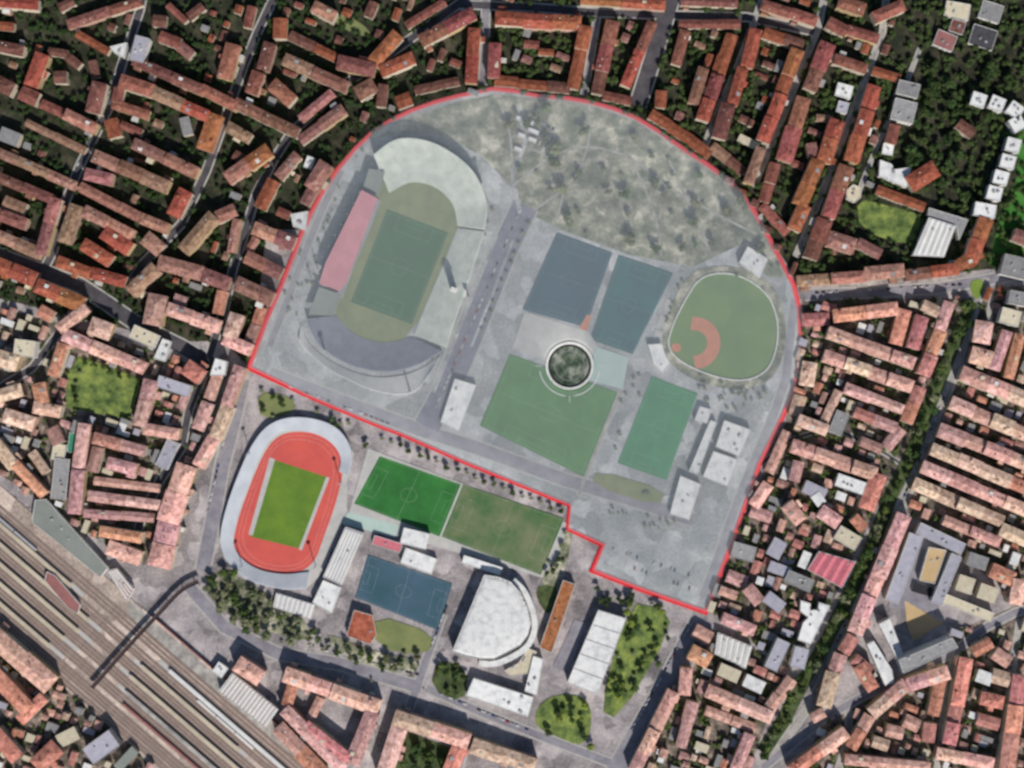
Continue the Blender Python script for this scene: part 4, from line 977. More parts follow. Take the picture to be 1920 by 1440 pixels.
# ------------------------------------------------------------------ big stadium
def loft(bm, inner, outer, z0, z1, steps, mi=0, back=0.0, closed=False):
    """stepped seating between two edges of equal point count (metres)"""
    n = len(inner); prev = None
    rings = []
    for k in range(steps):
        for t, z in ((k / steps, z0 + (z1 - z0) * (k + 1) / steps), ((k + 1) / steps, z0 + (z1 - z0) * (k + 1) / steps)):
            rings.append([bm.verts.new((inner[i][0] + (outer[i][0] - inner[i][0]) * t, inner[i][1] + (outer[i][1] - inner[i][1]) * t, z)) for i in range(n)])
    rings.append([bm.verts.new((*outer[i], back)) for i in range(n)])
    rings.insert(0, [bm.verts.new((*inner[i], back)) for i in range(n)])
    m = len(rings); rg = range(n if closed else n - 1)
    for a, b in zip(rings, rings[1:]):
        for i in rg: bm.faces.new((a[i], a[(i+1) % n], b[(i+1) % n], b[i])).material_index = mi
    if not closed:
        for i in (0, n - 1): bm.faces.new([r[i] for r in rings])
def resample(pts, n):
    d = [0]
    for a, b in zip(pts, pts[1:]): d.append(d[-1] + hypot(b[0]-a[0], b[1]-a[1]))
    o = []
    for i in range(n):
        t = d[-1] * i / (n - 1); j = 0
        while j < len(d) - 2 and d[j+1] < t: j += 1
        f = (t - d[j]) / (d[j+1] - d[j] or 1); a, b = pts[j], pts[j+1]
        o.append((a[0] + (b[0]-a[0]) * f, a[1] + (b[1]-a[1]) * f))
    return o
def stand(name, inner, outer, h, m, parent, h0=1.0, n=28, steps=18, org=(0, 0), lab=None, sm=2):
    a = resample(smooth(inner, sm), n); b = resample(smooth(outer, sm), n)
    A = [W(p) for p in a]; B = [W(p, h) for p in b]
    A = [(x - org[0], y - org[1]) for x, y in A]; B = [(x - org[0], y - org[1]) for x, y in B]
    bm = bmesh.new(); loft(bm, A, B, h0, h, steps)
    o = mesh(name, bm, M[m], parent)
    if lab: o['label'] = lab
    return o
o0 = W((750, 500))
patch('stadium_floor', [(722, 330), (800, 320), (868, 390), (870, 440), (770, 640), (690, 650), (620, 590), (640, 530), (700, 370)], M['grassy'], sm=1, label='olive run-off ground around the stadium pitch')
pitch('football_pitch', 'dark green main pitch inside the big stadium', [(726, 392), (840, 436), (772, 608), (658, 566)], 'grassd')
st = empty('stadium', (*o0, 0)); tag(st, 'large D-shaped football stadium with open grey stands and pink roofed side', 'stadium')
stand('north_curve', [(730, 362), (770, 338), (820, 350), (852, 384), (858, 424)], [(700, 290), (742, 256), (806, 262), (862, 294), (898, 332), (916, 386), (908, 430)], 20, 'bowl', st, org=o0)
stand('east_stand', [(858, 428), (830, 500), (798, 575), (776, 628)], [(908, 434), (884, 510), (860, 580), (836, 652)], 15, 'bowl', st, org=o0, sm=0)
stand('south_curve', [(632, 592), (654, 620), (690, 640), (732, 644), (772, 632)], [(574, 598), (592, 644), (640, 680), (710, 700), (776, 690), (828, 658)], 11, 'seatsd', st, org=o0)
stand('outer_terrace', [(564, 612), (580, 650), (640, 692), (710, 712), (780, 700), (826, 668)], [(560, 640), (600, 684), (650, 712), (710, 738), (776, 744), (806, 700)], 7, 'conc2', st, org=o0, steps=8)
stand('west_stand', [(714, 376), (694, 430), (664, 500), (642, 560)], [(684, 362), (660, 420), (628, 490), (602, 534)], 12, 'seats', st, org=o0, sm=0)
# pink roof over the west stand
def slab(name, poly, z, t, m, parent=None, org=(0, 0)):
    bm = bmesh.new(); prism(bm, [(W(p, z)[0] - org[0], W(p, z)[1] - org[1]) for p in poly], z, z + t)
    return mesh(name, bm, M[m], parent)
slab('stand_roof', [(678, 356), (708, 372), (650, 528), (638, 546), (598, 532), (610, 494)], 20, .8, 'pinkroof', st, o0)
slab('corner_roof', [(692, 316), (722, 322), (708, 368), (680, 354)], 14, .8, 'gg', st, o0)
slab('corner_roof', [(598, 538), (640, 552), (626, 592), (578, 590)], 12, .8, 'gg', st, o0)
bm = bmesh.new()
for i in range(9):
    x, y = W((700 - i * 11.5, 372 + i * 20), 0); box(bm, x - o0[0] - 14, y - o0[1] + 5, 0, .8, .8, 20)
mesh('roof_columns', bm, M['concrete'], st)
for i in range(2):
    for (x, y) in (((905, 350), (880, 560)) if i == 0 else ((612, 660), (770, 735))):
        px, py = W((x, y)); bm = bmesh.new(); box(bm, px - o0[0], py - o0[1], 0, 1.2, 1.2, 24); box(bm, px - o0[0], py - o0[1], 24, 5, 1, 3.5, .4)
        mesh('floodlight_mast', bm, M['metal'], st)
px, py = W((852, 545)); px -= o0[0]; py -= o0[1]
bm = bmesh.new(); box(bm, px, py, 0, 6, 4, 30, -.35); box(bm, px, py, 26, 9, 6, 1, -.35); box(bm, px + 8, py - 2, 0, 12, 8, 8, -.35); mesh('tower', bm, M['conc2'], st)
occ([(700, 270), (800, 250), (920, 380), (860, 620), (790, 750), (640, 730), (550, 620), (600, 500), (680, 330)])

# ------------------------------------------------------------------ running track
OUT = [(652, 892), (664, 850), (640, 806), (600, 786), (545, 780), (500, 796), (470, 836), (446, 890), (424, 950), (410, 1010), (424, 1056), (470, 1092), (530, 1106), (574, 1104)]
INN = [(636, 884), (642, 856), (622, 828), (592, 812), (545, 804), (512, 816), (490, 848), (470, 900), (450, 952), (436, 1010), (444, 1040), (480, 1068), (534, 1078), (580, 1072)]
TR = [(500, 838), (528, 812), (572, 808), (616, 820), (642, 850), (644, 888), (628, 950), (606, 1010), (590, 1056), (556, 1076), (500, 1076), (456, 1056), (436, 1024), (444, 980), (470, 906)]
patch('track_surround', [(x, y) for x, y in OUT] + [(600, 1080), (650, 960)], M['concrete'])
patch('running_track', TR, M['track'], sm=2, label='red running track'); occ(TR)
bm = bmesh.new(); base = smooth(TR, 2, True); cx, cy = 541, 942
for k in (3, 6):
    f = 1 - k * .028; band(bm, [W((cx + (x-cx)*(f - .02*0), cy + (y-cy)*(1 - k * .018))) for x, y in base + [base[0]]], .1, ZL[0] + .02 + k * .002, ZL[0] + .02 + k * .002)
mesh('lane_lines', bm, M['line'], bpy.data.objects['running_track'])
ig = patch('infield', [(514, 862), (612, 894), (602, 930), (560, 1028), (470, 1006), (486, 940)], M['grassl'], label='bright green infield of the running track')
gi = mat('infield_turf', (.13, .22, .03), (.09, .17, .025), sc=.04); ig.data.materials[0] = gi
for k, q in enumerate(([(506, 858), (516, 861), (474, 1004), (466, 1002)], [(612, 894), (618, 896), (566, 1032), (560, 1030)])):
    patch('pale_runway', q, M['concrete'])
o1 = W((530, 940)); ts = empty('track_stadium', (*o1, 0)); tag(ts, 'pale C-shaped terrace wrapping the red running track', 'stadium')
stand('terrace', INN, OUT, 7, 'terr', ts, org=o1, n=60, steps=12, h0=2.5)
occ(OUT + [(580, 1090), (640, 900)])
for x, y, q in ((470, 850, 'upper left'), (640, 905, 'right'), (455, 1060, 'lower left'), (592, 1062, 'lower right')):
    bm = bmesh.new(); px, py = W((x, y)); box(bm, 0, 0, 0, .7, .7, 22); box(bm, 0, 0, 22, 4, .8, 2.5, .4)
    o = mesh('floodlight', bm, M['metal']); o.location = (px, py, 0); tag(o, 'grey floodlight mast at the %s of the running track' % q, 'floodlight', 'floodlights round the running track')

# ------------------------------------------------------------------ railway
D = Vector((.757, .653)); Nn = Vector((-.653, .757)); P0 = Vector((290, 1160))
def rp(s, off): q = P0 + D * s + Nn * off; return (q.x, q.y)
patch('railway_bed', [rp(-560, 0), rp(560, 0), rp(560, 208), rp(-560, 208)], M['ballast'], label='tan ballast bed of the railway yard')
patch('railway_verge', [rp(-60, 4), rp(520, 4), rp(520, 26), rp(-40, 30)], M['pale'])
OFF = [30, 38, 46, 62, 70, 76, 90, 97, 104, 118, 125, 132, 146, 153, 160, 174, 181, 188, 196, 203]
for k, off in enumerate(OFF):
    a, b = Vector(W(rp(-560, off))), Vector(W(rp(560, off))); d = (b - a); c = (a + b) / 2; an = atan2(d.y, d.x)
    bm = bmesh.new()
    nsl = 560; L = d.length
    box(bm, 0, 0, .08, L, 3.7, .16, 0, 2); box(bm, 0, 0, .3, L, 2.6, .12, 0, 0)
    for s in (-1, 1): box(bm, 0, s * .72, .42, L, .16, .16, 0, 1)
    o = mesh('railway_track', bm, [M['sleeper'], M['steel'], M['bal2']]); o.location = (c.x, c.y, ZL[0] + .004 * k); o.rotation_euler = (0, 0, an); tag(o, kind='structure')
pl = [(54, -500, -130, 'tanstrip'), (82, -480, -60, 'tanstrip'), (110, -500, -60, 'tanstrip'), (138, -520, -70, 'tanstrip'), (166, -560, -80, 'tanstrip'), (54, 60, 420, 'conc2'), (82, 20, 300, 'tanstrip'), (110, 10, 380, 'tanstrip'), (138, 30, 320, 'pale')]
nm = ['first', 'second', 'third', 'fourth', 'fifth']
for k, (off, s0, s1, m) in enumerate(pl):
    a, b = Vector(W(rp(s0, off))), Vector(W(rp(s1, off))); d = b - a; c = (a + b) / 2
    e = empty('platform', (c.x, c.y, 0), atan2(d.y, d.x))
    side = 'left' if k < 5 else 'right'
    tag(e, '%s long railway platform from the town side, %s of the footbridge' % (nm[k if k < 5 else k - 5], side), 'platform', 'platforms of the railway yard')
    bm = bmesh.new(); box(bm, 0, 0, .05, d.length, 5.2, 1.0); mesh('platform_deck', bm, M['concrete'], e)
    bm = bmesh.new(); box(bm, 0, 0, 4.6, d.length * .86, 4.4, .35); mesh('canopy', bm, M[m], e)
    bm = bmesh.new()
    for j in range(12): box(bm, (j / 11 - .5) * d.length * .82, 0, 1.05, .4, .4, 3.55)
    mesh('posts', bm, M['metal'], e)
def train(s0, s1, off, m, lab):
    a, b = Vector(W(rp(s0, off))), Vector(W(rp(s1, off))); d = b - a; c = (a + b) / 2
    e = empty('train', (c.x, c.y, 0), atan2(d.y, d.x)); tag(e, lab, 'train', 'trains in the railway yard')
    n = max(2, int(d.length / 26)); l = d.length / n
    for j in range(n):
        bm = bmesh.new(); x = (j + .5) * l - d.length / 2
        pr = [(-1.45, .9), (1.45, .9), (1.45, 3.6), (.9, 4.2), (-.9, 4.2), (-1.45, 3.6)]
        A = [bm.verts.new((x - l * .48, y, z)) for y, z in pr]; B = [bm.verts.new((x + l * .48, y, z)) for y, z in pr]
        bm.faces.new(A); bm.faces.new(B)
        for i in range(6): bm.faces.new((A[i], A[(i+1) % 6], B[(i+1) % 6], B[i]))
        mesh('carriage', bm, m, e)
train(-420, -250, 46, M['metal'], 'silver train on the upper tracks near the left edge')
train(60, 260, 158, M['dp'], 'dull red train on the lower tracks right of the footbridge')
train(160, 300, 62, M['conc2'], 'pale train beside the striped hall')
# footbridge
fb = empty('footbridge', (*W((270, 1175)), 0)); tag(fb, 'thin dark footbridge crossing all the railway tracks', 'footbridge')
ofb = W((270, 1175))
pb = smooth([(372, 1090), (340, 1104), (300, 1148), (240, 1212), (172, 1290)], 2)
bm = bmesh.new(); band(bm, [(W(p, 7)[0] - ofb[0], W(p, 7)[1] - ofb[1]) for p in pb], 4.2, 6.6, 7.2); mesh('deck', bm, M['bridge'], fb)
for sd_ in (-1, 1):
    L_, R__ = offset_strip([(W(p, 7)[0] - ofb[0], W(p, 7)[1] - ofb[1]) for p in pb], 4.4)
    bm = bmesh.new(); band(bm, L_ if sd_ < 0 else R__, .15, 7.2, 8.3); mesh('railing', bm, M['bridge'], fb)
bm = bmesh.new()
for p in pb[2::3]: box(bm, W(p)[0] - ofb[0], W(p)[1] - ofb[1], 0, 1, 1, 6.6)
mesh('piers', bm, M['concrete'], fb)
bm = bmesh.new(); band(bm, [W(rp(-10, -2)), W(rp(240, -2)), W(rp(520, -2))], 1.0, 0, 4.5)
tag(mesh('railway_wall', bm, M['dp']), 'long dark red wall between the railway and the town', 'wall')
occ([rp(-560, 0), rp(560, 0), rp(560, 208), rp(-560, 208)])

# ------------------------------------------------------------------ the red line and the ring
bm = bmesh.new()
ws = []
for x, y in RED: ws.append((8.6 if x < 640 and y < 720 else 6.2 if y > 720 and x < 1100 else 7.4 if y < 300 else 8.6) * S)
n = len(RED); P = [W(p) for p in RED]
LL, RR = [], []
for i in range(n):
    a, b, c = Vector(P[i-1]), Vector(P[i]), Vector(P[(i+1) % n]); d1 = (b - a).normalized(); d2 = (c - b).normalized()
    nn = Vector((-(d1+d2).y, (d1+d2).x)).normalized(); q = max(.55, nn.dot(Vector((-d1.y, d1.x)))); k = ws[i] / 2 / q
    LL.append(b + nn * k); RR.append(b - nn * k)
for z in (.4, 1.2):
    pass
lo1 = [bm.verts.new((*v, 0)) for v in LL]; hi1 = [bm.verts.new((*v, 1.2)) for v in LL]; lo2 = [bm.verts.new((*v, 0)) for v in RR]; hi2 = [bm.verts.new((*v, 1.2)) for v in RR]
for i in range(n):
    j = (i + 1) % n
    for f in ((hi1[i], hi1[j], hi2[j], hi2[i]), (lo1[i], lo1[j], hi1[j], hi1[i]), (lo2[i], lo2[j], hi2[j], hi2[i])): bm.faces.new(f)
tag(mesh('boundary_line', bm, M['red']), 'bright red boundary line enclosing the whole sports quarter', 'boundary line')
rg = empty('ring_marker', (*W((1068, 686)), 0)); tag(rg, 'white ring with a dark mottled centre beside the big green field', 'ring marker')
def ring(name, r0, r1, z0, z1, m, a0=0, a1=360, n=72):
    bm = bmesh.new(); pts = [((r0 + r1) / 2 * S * cos(radians(a0 + (a1-a0) * i / n)), (r0 + r1) / 2 * S * sin(radians(a0 + (a1-a0) * i / n))) for i in range(n + 1)]
    band(bm, pts, (r1 - r0) * S, z0, z1); return mesh(name, bm, M[m], rg)
bm = bmesh.new(); prism(bm, [(38 * S * cos(i * pi / 36), 38 * S * sin(i * pi / 36)) for i in range(72)], .3, 1.0); mesh('disc', bm, M['mottle'], rg)
ring('inner_ring', 27, 28.5, 1.0, 1.15, 'gy'); ring('dark_rim', 36.5, 40.5, .3, 1.3, 'dark'); ring('white_ring', 40.6, 45, .3, 1.8, 'line'); ring('outer_arc', 56, 57.6, .4, 1.0, 'line', 190, 262); ring('outer_arc', 56, 57.6, .4, 1.0, 'line', 278, 350); ring('outer_arc', 50, 51.2, .4, 1.0, 'line', 20, 160)
for k, (x, y, l) in enumerate([(0, -62, 12), (58, 0, 12), (-58, 0, 12)]):
    bm = bmesh.new(); box(bm, x * S, y * S, .4, (1.5 if x == 0 else l) * S, (l if x == 0 else 1.5) * S, .6); mesh('tick', bm, M['conc2'], rg)
occ(quad((1068, 686), 96, 96, 0))

BELT = [(1822, 565), (1800, 620), (1770, 690), (1735, 780), (1710, 850), (1670, 930), (1630, 1035), (1585, 1130), (1545, 1210), (1510, 1270), (1470, 1350), (1430, 1410)]
_L, _R = offset_strip(BELT, 36); occ(_L + _R[::-1])
SM = list(TILE) + ['wh', 'gy', 'li', 'cr', 'gg', 'dp', 'dg']
rs = random.Random(5); CL = []
for zi, (_, poly, _m) in enumerate(YARDS):
    xs = [p[0] for p in poly]; ys = [p[1] for p in poly]; area = (max(xs) - min(xs)) * (max(ys) - min(ys)); want = int(area / (15000 if zi < 2 else 2900)); got = tr = 0
    while got < want and tr < want * 30:
        tr += 1; X, Y = rs.uniform(max(min(xs), -20), min(max(xs), 1940)), rs.uniform(max(min(ys), -20), min(max(ys), 1460)); l, b_ = rs.uniform(9, 26), rs.uniform(7, 15)
        A = 20 if X < 900 and not (X < 300 and Y > 800) else (20 if Y > 560 else -68); A = A + rs.choice((0, 90)); q = quad((X, Y), l, b_, A)
        if not inpoly(X, Y, poly) or any(taken(*p) for p in q) or taken(X, Y) or inpoly(X, Y, RED) or (X > 1660 and Y < 500 and not X < 1700 - Y * .2): continue
        got += 1; occ(quad((X, Y), l + 3, b_ + 3, A)); h = rs.uniform(3, 9.5); up = Y > 560
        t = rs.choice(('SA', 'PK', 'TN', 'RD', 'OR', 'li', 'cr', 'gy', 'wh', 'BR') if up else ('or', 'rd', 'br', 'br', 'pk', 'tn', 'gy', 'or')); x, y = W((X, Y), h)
        HOUSES.append((x, y, -radians(A), l * S, b_ * S, h / .8, t))
bm = bmesh.new()
for x, y, ang, L, Wd, h, t, *_ in HOUSES[294:]:
    box(bm, x, y, 0, L, Wd, h * .8, ang, len(SM))
    r = roof_bm(L, Wd, h * .8, False, False, Wd * .17 if t in TILE else .02); base = {}
    for v in r.verts: base[v] = bm.verts.new((x + v.co.x * cos(ang) - v.co.y * sin(ang), y + v.co.x * sin(ang) + v.co.y * cos(ang), v.co.z + .01))
    for f in r.faces: bm.faces.new([base[v] for v in f.verts]).material_index = SM.index(t)
    r.free()
tag(mesh('small_houses', bm, [TILE.get(k) or M[k] for k in SM] + [WALLS[1]]), 'small tiled houses filling the gaps between the terraces', 'small houses', kind='stuff')

# ------------------------------------------------------------------ trees
def crown_mesh(name, m, seed, r=1.0, flat=.75, n=150, lumps=6):
    rs = random.Random(seed); bm = bmesh.new()
    cs = [(rs.uniform(-.5, .5), rs.uniform(-.5, .5), rs.uniform(.0, .45), rs.uniform(.38, .6)) for _ in range(lumps)] + [(0, 0, .1, .62)]
    for cx, cy, cz, cr in cs:
        res = bmesh.ops.create_icosphere(bm, subdivisions=1, radius=cr * .82)
        for v in res['verts']:
            k = rs.uniform(.8, 1.15); v.co = Vector((v.co.x * k + cx, v.co.y * k + cy, v.co.z * k * flat + cz))
    for i in range(n):
        cx, cy, cz, cr = rs.choice(cs); d = Vector((rs.gauss(0, 1), rs.gauss(0, 1), abs(rs.gauss(0, 1)) * 1.1 - .25)).normalized() * cr * rs.uniform(.85, 1.2)
        p = Vector((cx, cy, cz)) + Vector((d.x, d.y, d.z * flat)); s = rs.uniform(.07, .15)
        t = Vector((rs.gauss(0, 1), rs.gauss(0, 1), rs.gauss(0, 1))).normalized(); u = d.cross(t).normalized() * s; v = (d.normalized() + t * .6).cross(u).normalized() * s
        bm.faces.new([bm.verts.new(p + a * u + b * v) for a, b in ((-1, -.6), (1, -.8), (.7, 1), (-.8, .7))])
    me = bpy.data.meshes.new(name); bm.to_mesh(me); bm.free(); me.materials.append(m); return me
CR = {k: [crown_mesh('crown', CANOPY[k], 10 * k + i) for i in range(4)] for k in range(4)}
bm = bmesh.new()
for i in range(7):
    a = i * pi * 2 / 7
pr_ = [(.055, 0), (.04, .25), (.03, .55), (.015, .8)]
rings = [[bm.verts.new((r * cos(j * pi / 3), r * sin(j * pi / 3), z)) for j in range(6)] for r, z in pr_]
for a, b in zip(rings, rings[1:]):
    for j in range(6): bm.faces.new((a[j], a[(j+1) % 6], b[(j+1) % 6], b[j]))
for ang in (0.3, 2.2, 4.4):
    v0 = Vector((0, 0, .45)); v1 = Vector((cos(ang) * .3, sin(ang) * .3, .8)); A = [bm.verts.new(v0 + Vector((cos(q) * .02, sin(q) * .02, 0))) for q in (0, 2.1, 4.2)]; B = [bm.verts.new(v1 + Vector((cos(q) * .01, sin(q) * .01, 0))) for q in (0, 2.1, 4.2)]
    for j in range(3): bm.faces.new((A[j], A[(j+1) % 3], B[(j+1) % 3], B[j]))
TRUNK = bpy.data.meshes.new('trunk'); bm.to_mesh(TRUNK); bm.free(); TRUNK.materials.append(M['bark'])
NT = [0]
TREES = []
def tree(*a): TREES.append(a)
def build_tree(px, py, r, k, label, group):
    """r crown radius in metres"""
    x, y = W((px, py), r * 1.3)
    e = empty('tree', (x, y, 0), U(0, 6.28)); tag(e, label, 'tree', group); NT[0] += 1
    t = bpy.data.objects.new('trunk', TRUNK); col.objects.link(t); t.parent = e; t.scale = (r * 1.3, r * 1.3, r * 1.5)
    c = bpy.data.objects.new('crown', random.choice(CR[k])); col.objects.link(c); c.parent = e; c.location = (0, 0, r * 1.05); c.scale = (r * U(.9, 1.1), r * U(.9, 1.1), r * U(.85, 1.1))
ORD2 = ORD + ['thirteenth', 'fourteenth', 'fifteenth', 'sixteenth', 'seventeenth', 'eighteenth', 'nineteenth', 'twentieth']
def ordl(i, n, vert, label):
    a, b = ('top', 'bottom') if vert else ('left', 'right')
    if n > 24: return label
    j, e = (i, a) if i < (n + 1) // 2 else (n - 1 - i, b)
    return '%s, %s from the %s' % (label, ORD2[j], e)
def along(pts, n, jit, rr, k, label, group, free=False):
    v = abs(pts[-1][1] - pts[0][1]) > abs(pts[-1][0] - pts[0][0])
    for i, p in enumerate(resample(pts, n)):
        tree_label = ordl(i, n, v, label)
        x, y = p[0] + U(-jit, jit), p[1] + U(-jit, jit)
        tree(x, y, U(*rr), random.choice(k) if isinstance(k, tuple) else k, tree_label, group)
def scatter(poly, n, rr, k, label, group, md=7):
    xs = [p[0] for p in poly]; ys = [p[1] for p in poly]; got = []; tries = 0
    while len(got) < n and tries < n * 60:
        tries += 1; x, y = U(min(xs), max(xs)), U(min(ys), max(ys))
        if not inpoly(x, y, poly) or taken(x, y): continue
        if any((x-a)**2 + (y-b)**2 < md * md for a, b in got): continue
        got.append((x, y))
    got.sort()
    for i, (x, y) in enumerate(got): tree(x, y, U(*rr), random.choice(k) if isinstance(k, tuple) else k, ordl(i, len(got), False, label) if len(got) <= 16 else label, group)
bm = bmesh.new(); band(bm, [W(p) for p in BELT], [20 * S, 24 * S] + [26 * S] * 10, zl(), ZL[0])
tag(mesh('green_belt_ground', bm, M['belt']), 'strip of grass under the belt of trees', kind='structure')
along(BELT, 50, 7, (4, 8.5), (0, 1, 1, 2), 'green tree in the long winding belt down the right side', 'trees of the long green belt')
along(BELT, 26, 10, (3, 6), (1, 0), 'smaller green tree filling the winding belt on the right', 'small trees of the green belt')
scatter([(930, 190), (1100, 205), (1260, 290), (1390, 370), (1440, 470), (1370, 460), (1290, 500), (1100, 440), (1000, 390), (970, 330), (930, 250)], 52, (3, 8), (2, 2, 2, 1), 'pale olive tree in the park under the north curve', 'trees of the park inside the red line', 9)
along([(925, 395), (880, 500), (835, 610), (795, 720)], 16, 2, (2.5, 3.6), (2, 1), 'small tree in the line between stadium and avenue', 'avenue trees east of the stadium')
along([(990, 420), (945, 520), (905, 620)], 12, 2, (2.5, 3.6), (2, 1), 'small tree right of the avenue beside the dark pitch', 'avenue trees by the dark pitch')
along([(716, 822), (788, 852), (876, 888), (956, 918), (1050, 958)], 20, 3, (3, 4.4), (0, 0, 1), 'dark tree in the hedge line above the green pitches', 'trees above the green pitches')
scatter([(490, 730), (560, 745), (680, 800), (690, 840), (660, 820), (560, 770), (490, 790)], 12, (3, 5), (0, 1), 'dark tree between the red line and the track terrace', 'trees above the running track')
scatter([(370, 1080), (430, 1070), (520, 1130), (580, 1165), (600, 1215), (520, 1200), (400, 1170)], 44, (3.5, 7.5), (2, 2, 1, 2), 'tree of the piazza below the running track', 'piazza trees', 9)
scatter([(580, 1170), (660, 1210), (790, 1230), (760, 1280), (600, 1230)], 16, (3.5, 6.5), (2, 2, 1), 'tree of the piazza below the clubhouse', 'lower piazza trees', 13)
scatter([(822, 1230), (880, 1250), (870, 1320), (810, 1290)], 9, (4, 6), (0, 1), 'tree left of the L office building', 'trees by the office', 11)
scatter([(1175, 1110), (1290, 1150), (1235, 1260), (1150, 1330), (1130, 1300), (1180, 1170)], 30, (3, 6), (1, 1, 3, 0), 'green tree in the strip left of the wide avenue', 'trees left of the wide avenue', 9)
scatter([(1100, 1085), (1200, 1118), (1150, 1140), (1100, 1120)], 8, (3.5, 5), (0,), 'dark tree below the lower red line step', 'trees below the red step', 9)
scatter([(1005, 1330), (1060, 1300), (1120, 1330), (1110, 1400), (1030, 1400)], 10, (4, 6.5), (3, 0), 'lime or dark tree on the lime lawn', 'lime lawn trees', 13)
along([(158, 676), (206, 694), (258, 716)], 7, 4, (3.5, 5), (0, 1), 'tree on the upper rim of the left lawn', 'trees of the left lawn')
along([(146, 700), (138, 752)], 4, 4, (3, 4.5), (0, 1), 'tree on the left rim of the left lawn', 'trees of the left lawn')
scatter([(770, 1390), (840, 1412), (815, 1460), (750, 1440)], 9, (5, 7.5), (0, 0, 1), 'green tree filling the lower courtyard', 'courtyard trees at the bottom', 9)
scatter([(1040, 970), (1080, 1000), (1050, 1080), (1010, 1090)], 9, (3, 4.5), (0, 1, 2), 'bush right of the worn pitch', 'bushes right of the worn pitch', 8)
scatter([(1690, 150), (1800, 110), (1900, 130), (1890, 170), (1800, 300), (1740, 370), (1700, 290), (1730, 200)], 40, (5, 8), (0,), 'large dark tree in the dark park at the upper right', 'trees of the dark park', 11)
scatter([(1340, 540), (1410, 470), (1470, 560), (1466, 480)], 3, (3, 4), (2,), 'pale tree above the baseball field', 'trees above the baseball field', 9)
scatter([(1180, 690), (1220, 700), (1170, 860), (1140, 850)], 8, (2.2, 3), (2, 1), 'small tree between the big field and the emerald pitch', 'trees between the fields', 9)
TREES.sort(key=lambda q: -q[2])
for q in TREES[:300]: build_tree(*q)
# crowded gardens: one mass of greenery
def greenery(name, label, zones, m, mesh_k, seed, pts=()):
    rs = random.Random(seed); bm = bmesh.new()
    src = [bmesh.new() for _ in range(2)]
    for i, s in enumerate(src): s.from_mesh(crown_mesh('tmp', m, seed + i, n=46, lumps=4))
    vv = []; ff = []
    tpl = []
    for s in src:
        s.verts.ensure_lookup_table(); s.verts.index_update()
        tpl.append(([v.co.copy() for v in s.verts], [[v.index for v in f.verts] for f in s.faces])); s.free()
    for x, y, r in pts:
        X, Y = W((x, y), r); T = tpl[0]; b = len(vv); vv += [(X + p.x * r, Y + p.y * r, r * .8 + p.z * r) for p in T[0]]; ff += [[i + b for i in f] for f in T[1]]
    for poly, n, rr in zones:
        xs = [p[0] for p in poly]; ys = [p[1] for p in poly]; c = 0; tr = 0
        while c < n and tr < n * 20:
            tr += 1; x, y = rs.uniform(min(xs), max(xs)), rs.uniform(min(ys), max(ys))
            if not inpoly(x, y, poly) or taken(x, y): continue
            c += 1; r = rs.uniform(*rr); X, Y = W((x, y), r); a = rs.uniform(0, 6.28); ca, sa = cos(a) * r, sin(a) * r
            T = tpl[c % 2]; b = len(vv); hz = r * .75
            vv += [(X + p.x * ca - p.y * sa, Y + p.x * sa + p.y * ca, hz + p.z * r) for p in T[0]]
            ff += [[i + b for i in f] for f in T[1]]
    me = bpy.data.meshes.new(name); me.from_pydata(vv, [], ff); me.materials.append(m)
    o = bpy.data.objects.new(name, me); col.objects.link(o); tag(o, label, 'greenery', kind='stuff')
greenery('small_trees', 'small pale trees and bushes scattered through the sports quarter and piazza', [([(380, 1080), (520, 1130), (600, 1215), (800, 1230), (820, 1300), (620, 1260), (400, 1170)], 60, (1.5, 3.5)), ([(560, 600), (600, 500), (640, 330), (700, 260), (660, 290), (560, 470), (510, 620)], 30, (1.5, 3)), ([(1180, 910), (1300, 960), (1250, 1000), (1130, 960)], 20, (1.5, 3)), ([(1310, 700), (1440, 730), (1400, 780), (1310, 750)], 34, (1.8, 3.4)), ([(1260, 560), (1290, 500), (1240, 640)], 10, (1.5, 3))], CANOPY[2], 2, 404, [q[:3] for q in TREES[300:]])
Z1 = YARDS[0][1]; Z2 = YARDS[1][1]
greenery('garden_greenery', 'dark trees and shrubs massed in the courtyards of the upper left town', [(Z1, 1400, (2.2, 5.2))], CANOPY[0], 0, 101)
greenery('garden_greenery', 'dark trees and shrubs massed in the courtyards of the upper right town', [(Z2, 1700, (2.2, 5.6))], CANOPY[0], 0, 202)
greenery('garden_greenery', 'green shrubs in the yards of the lower town', [(YARDS[2][1], 420, (1.6, 4.4)), (YARDS[3][1], 260, (1.6, 3.6)), (YARDS[4][1], 260, (1.6, 3.4)), (YARDS[5][1], 120, (1.8, 4)), (YARDS[6][1], 190, (1.6, 3.8)), (YARDS[7][1], 300, (1.6, 3.8))], CANOPY[1], 1, 303)

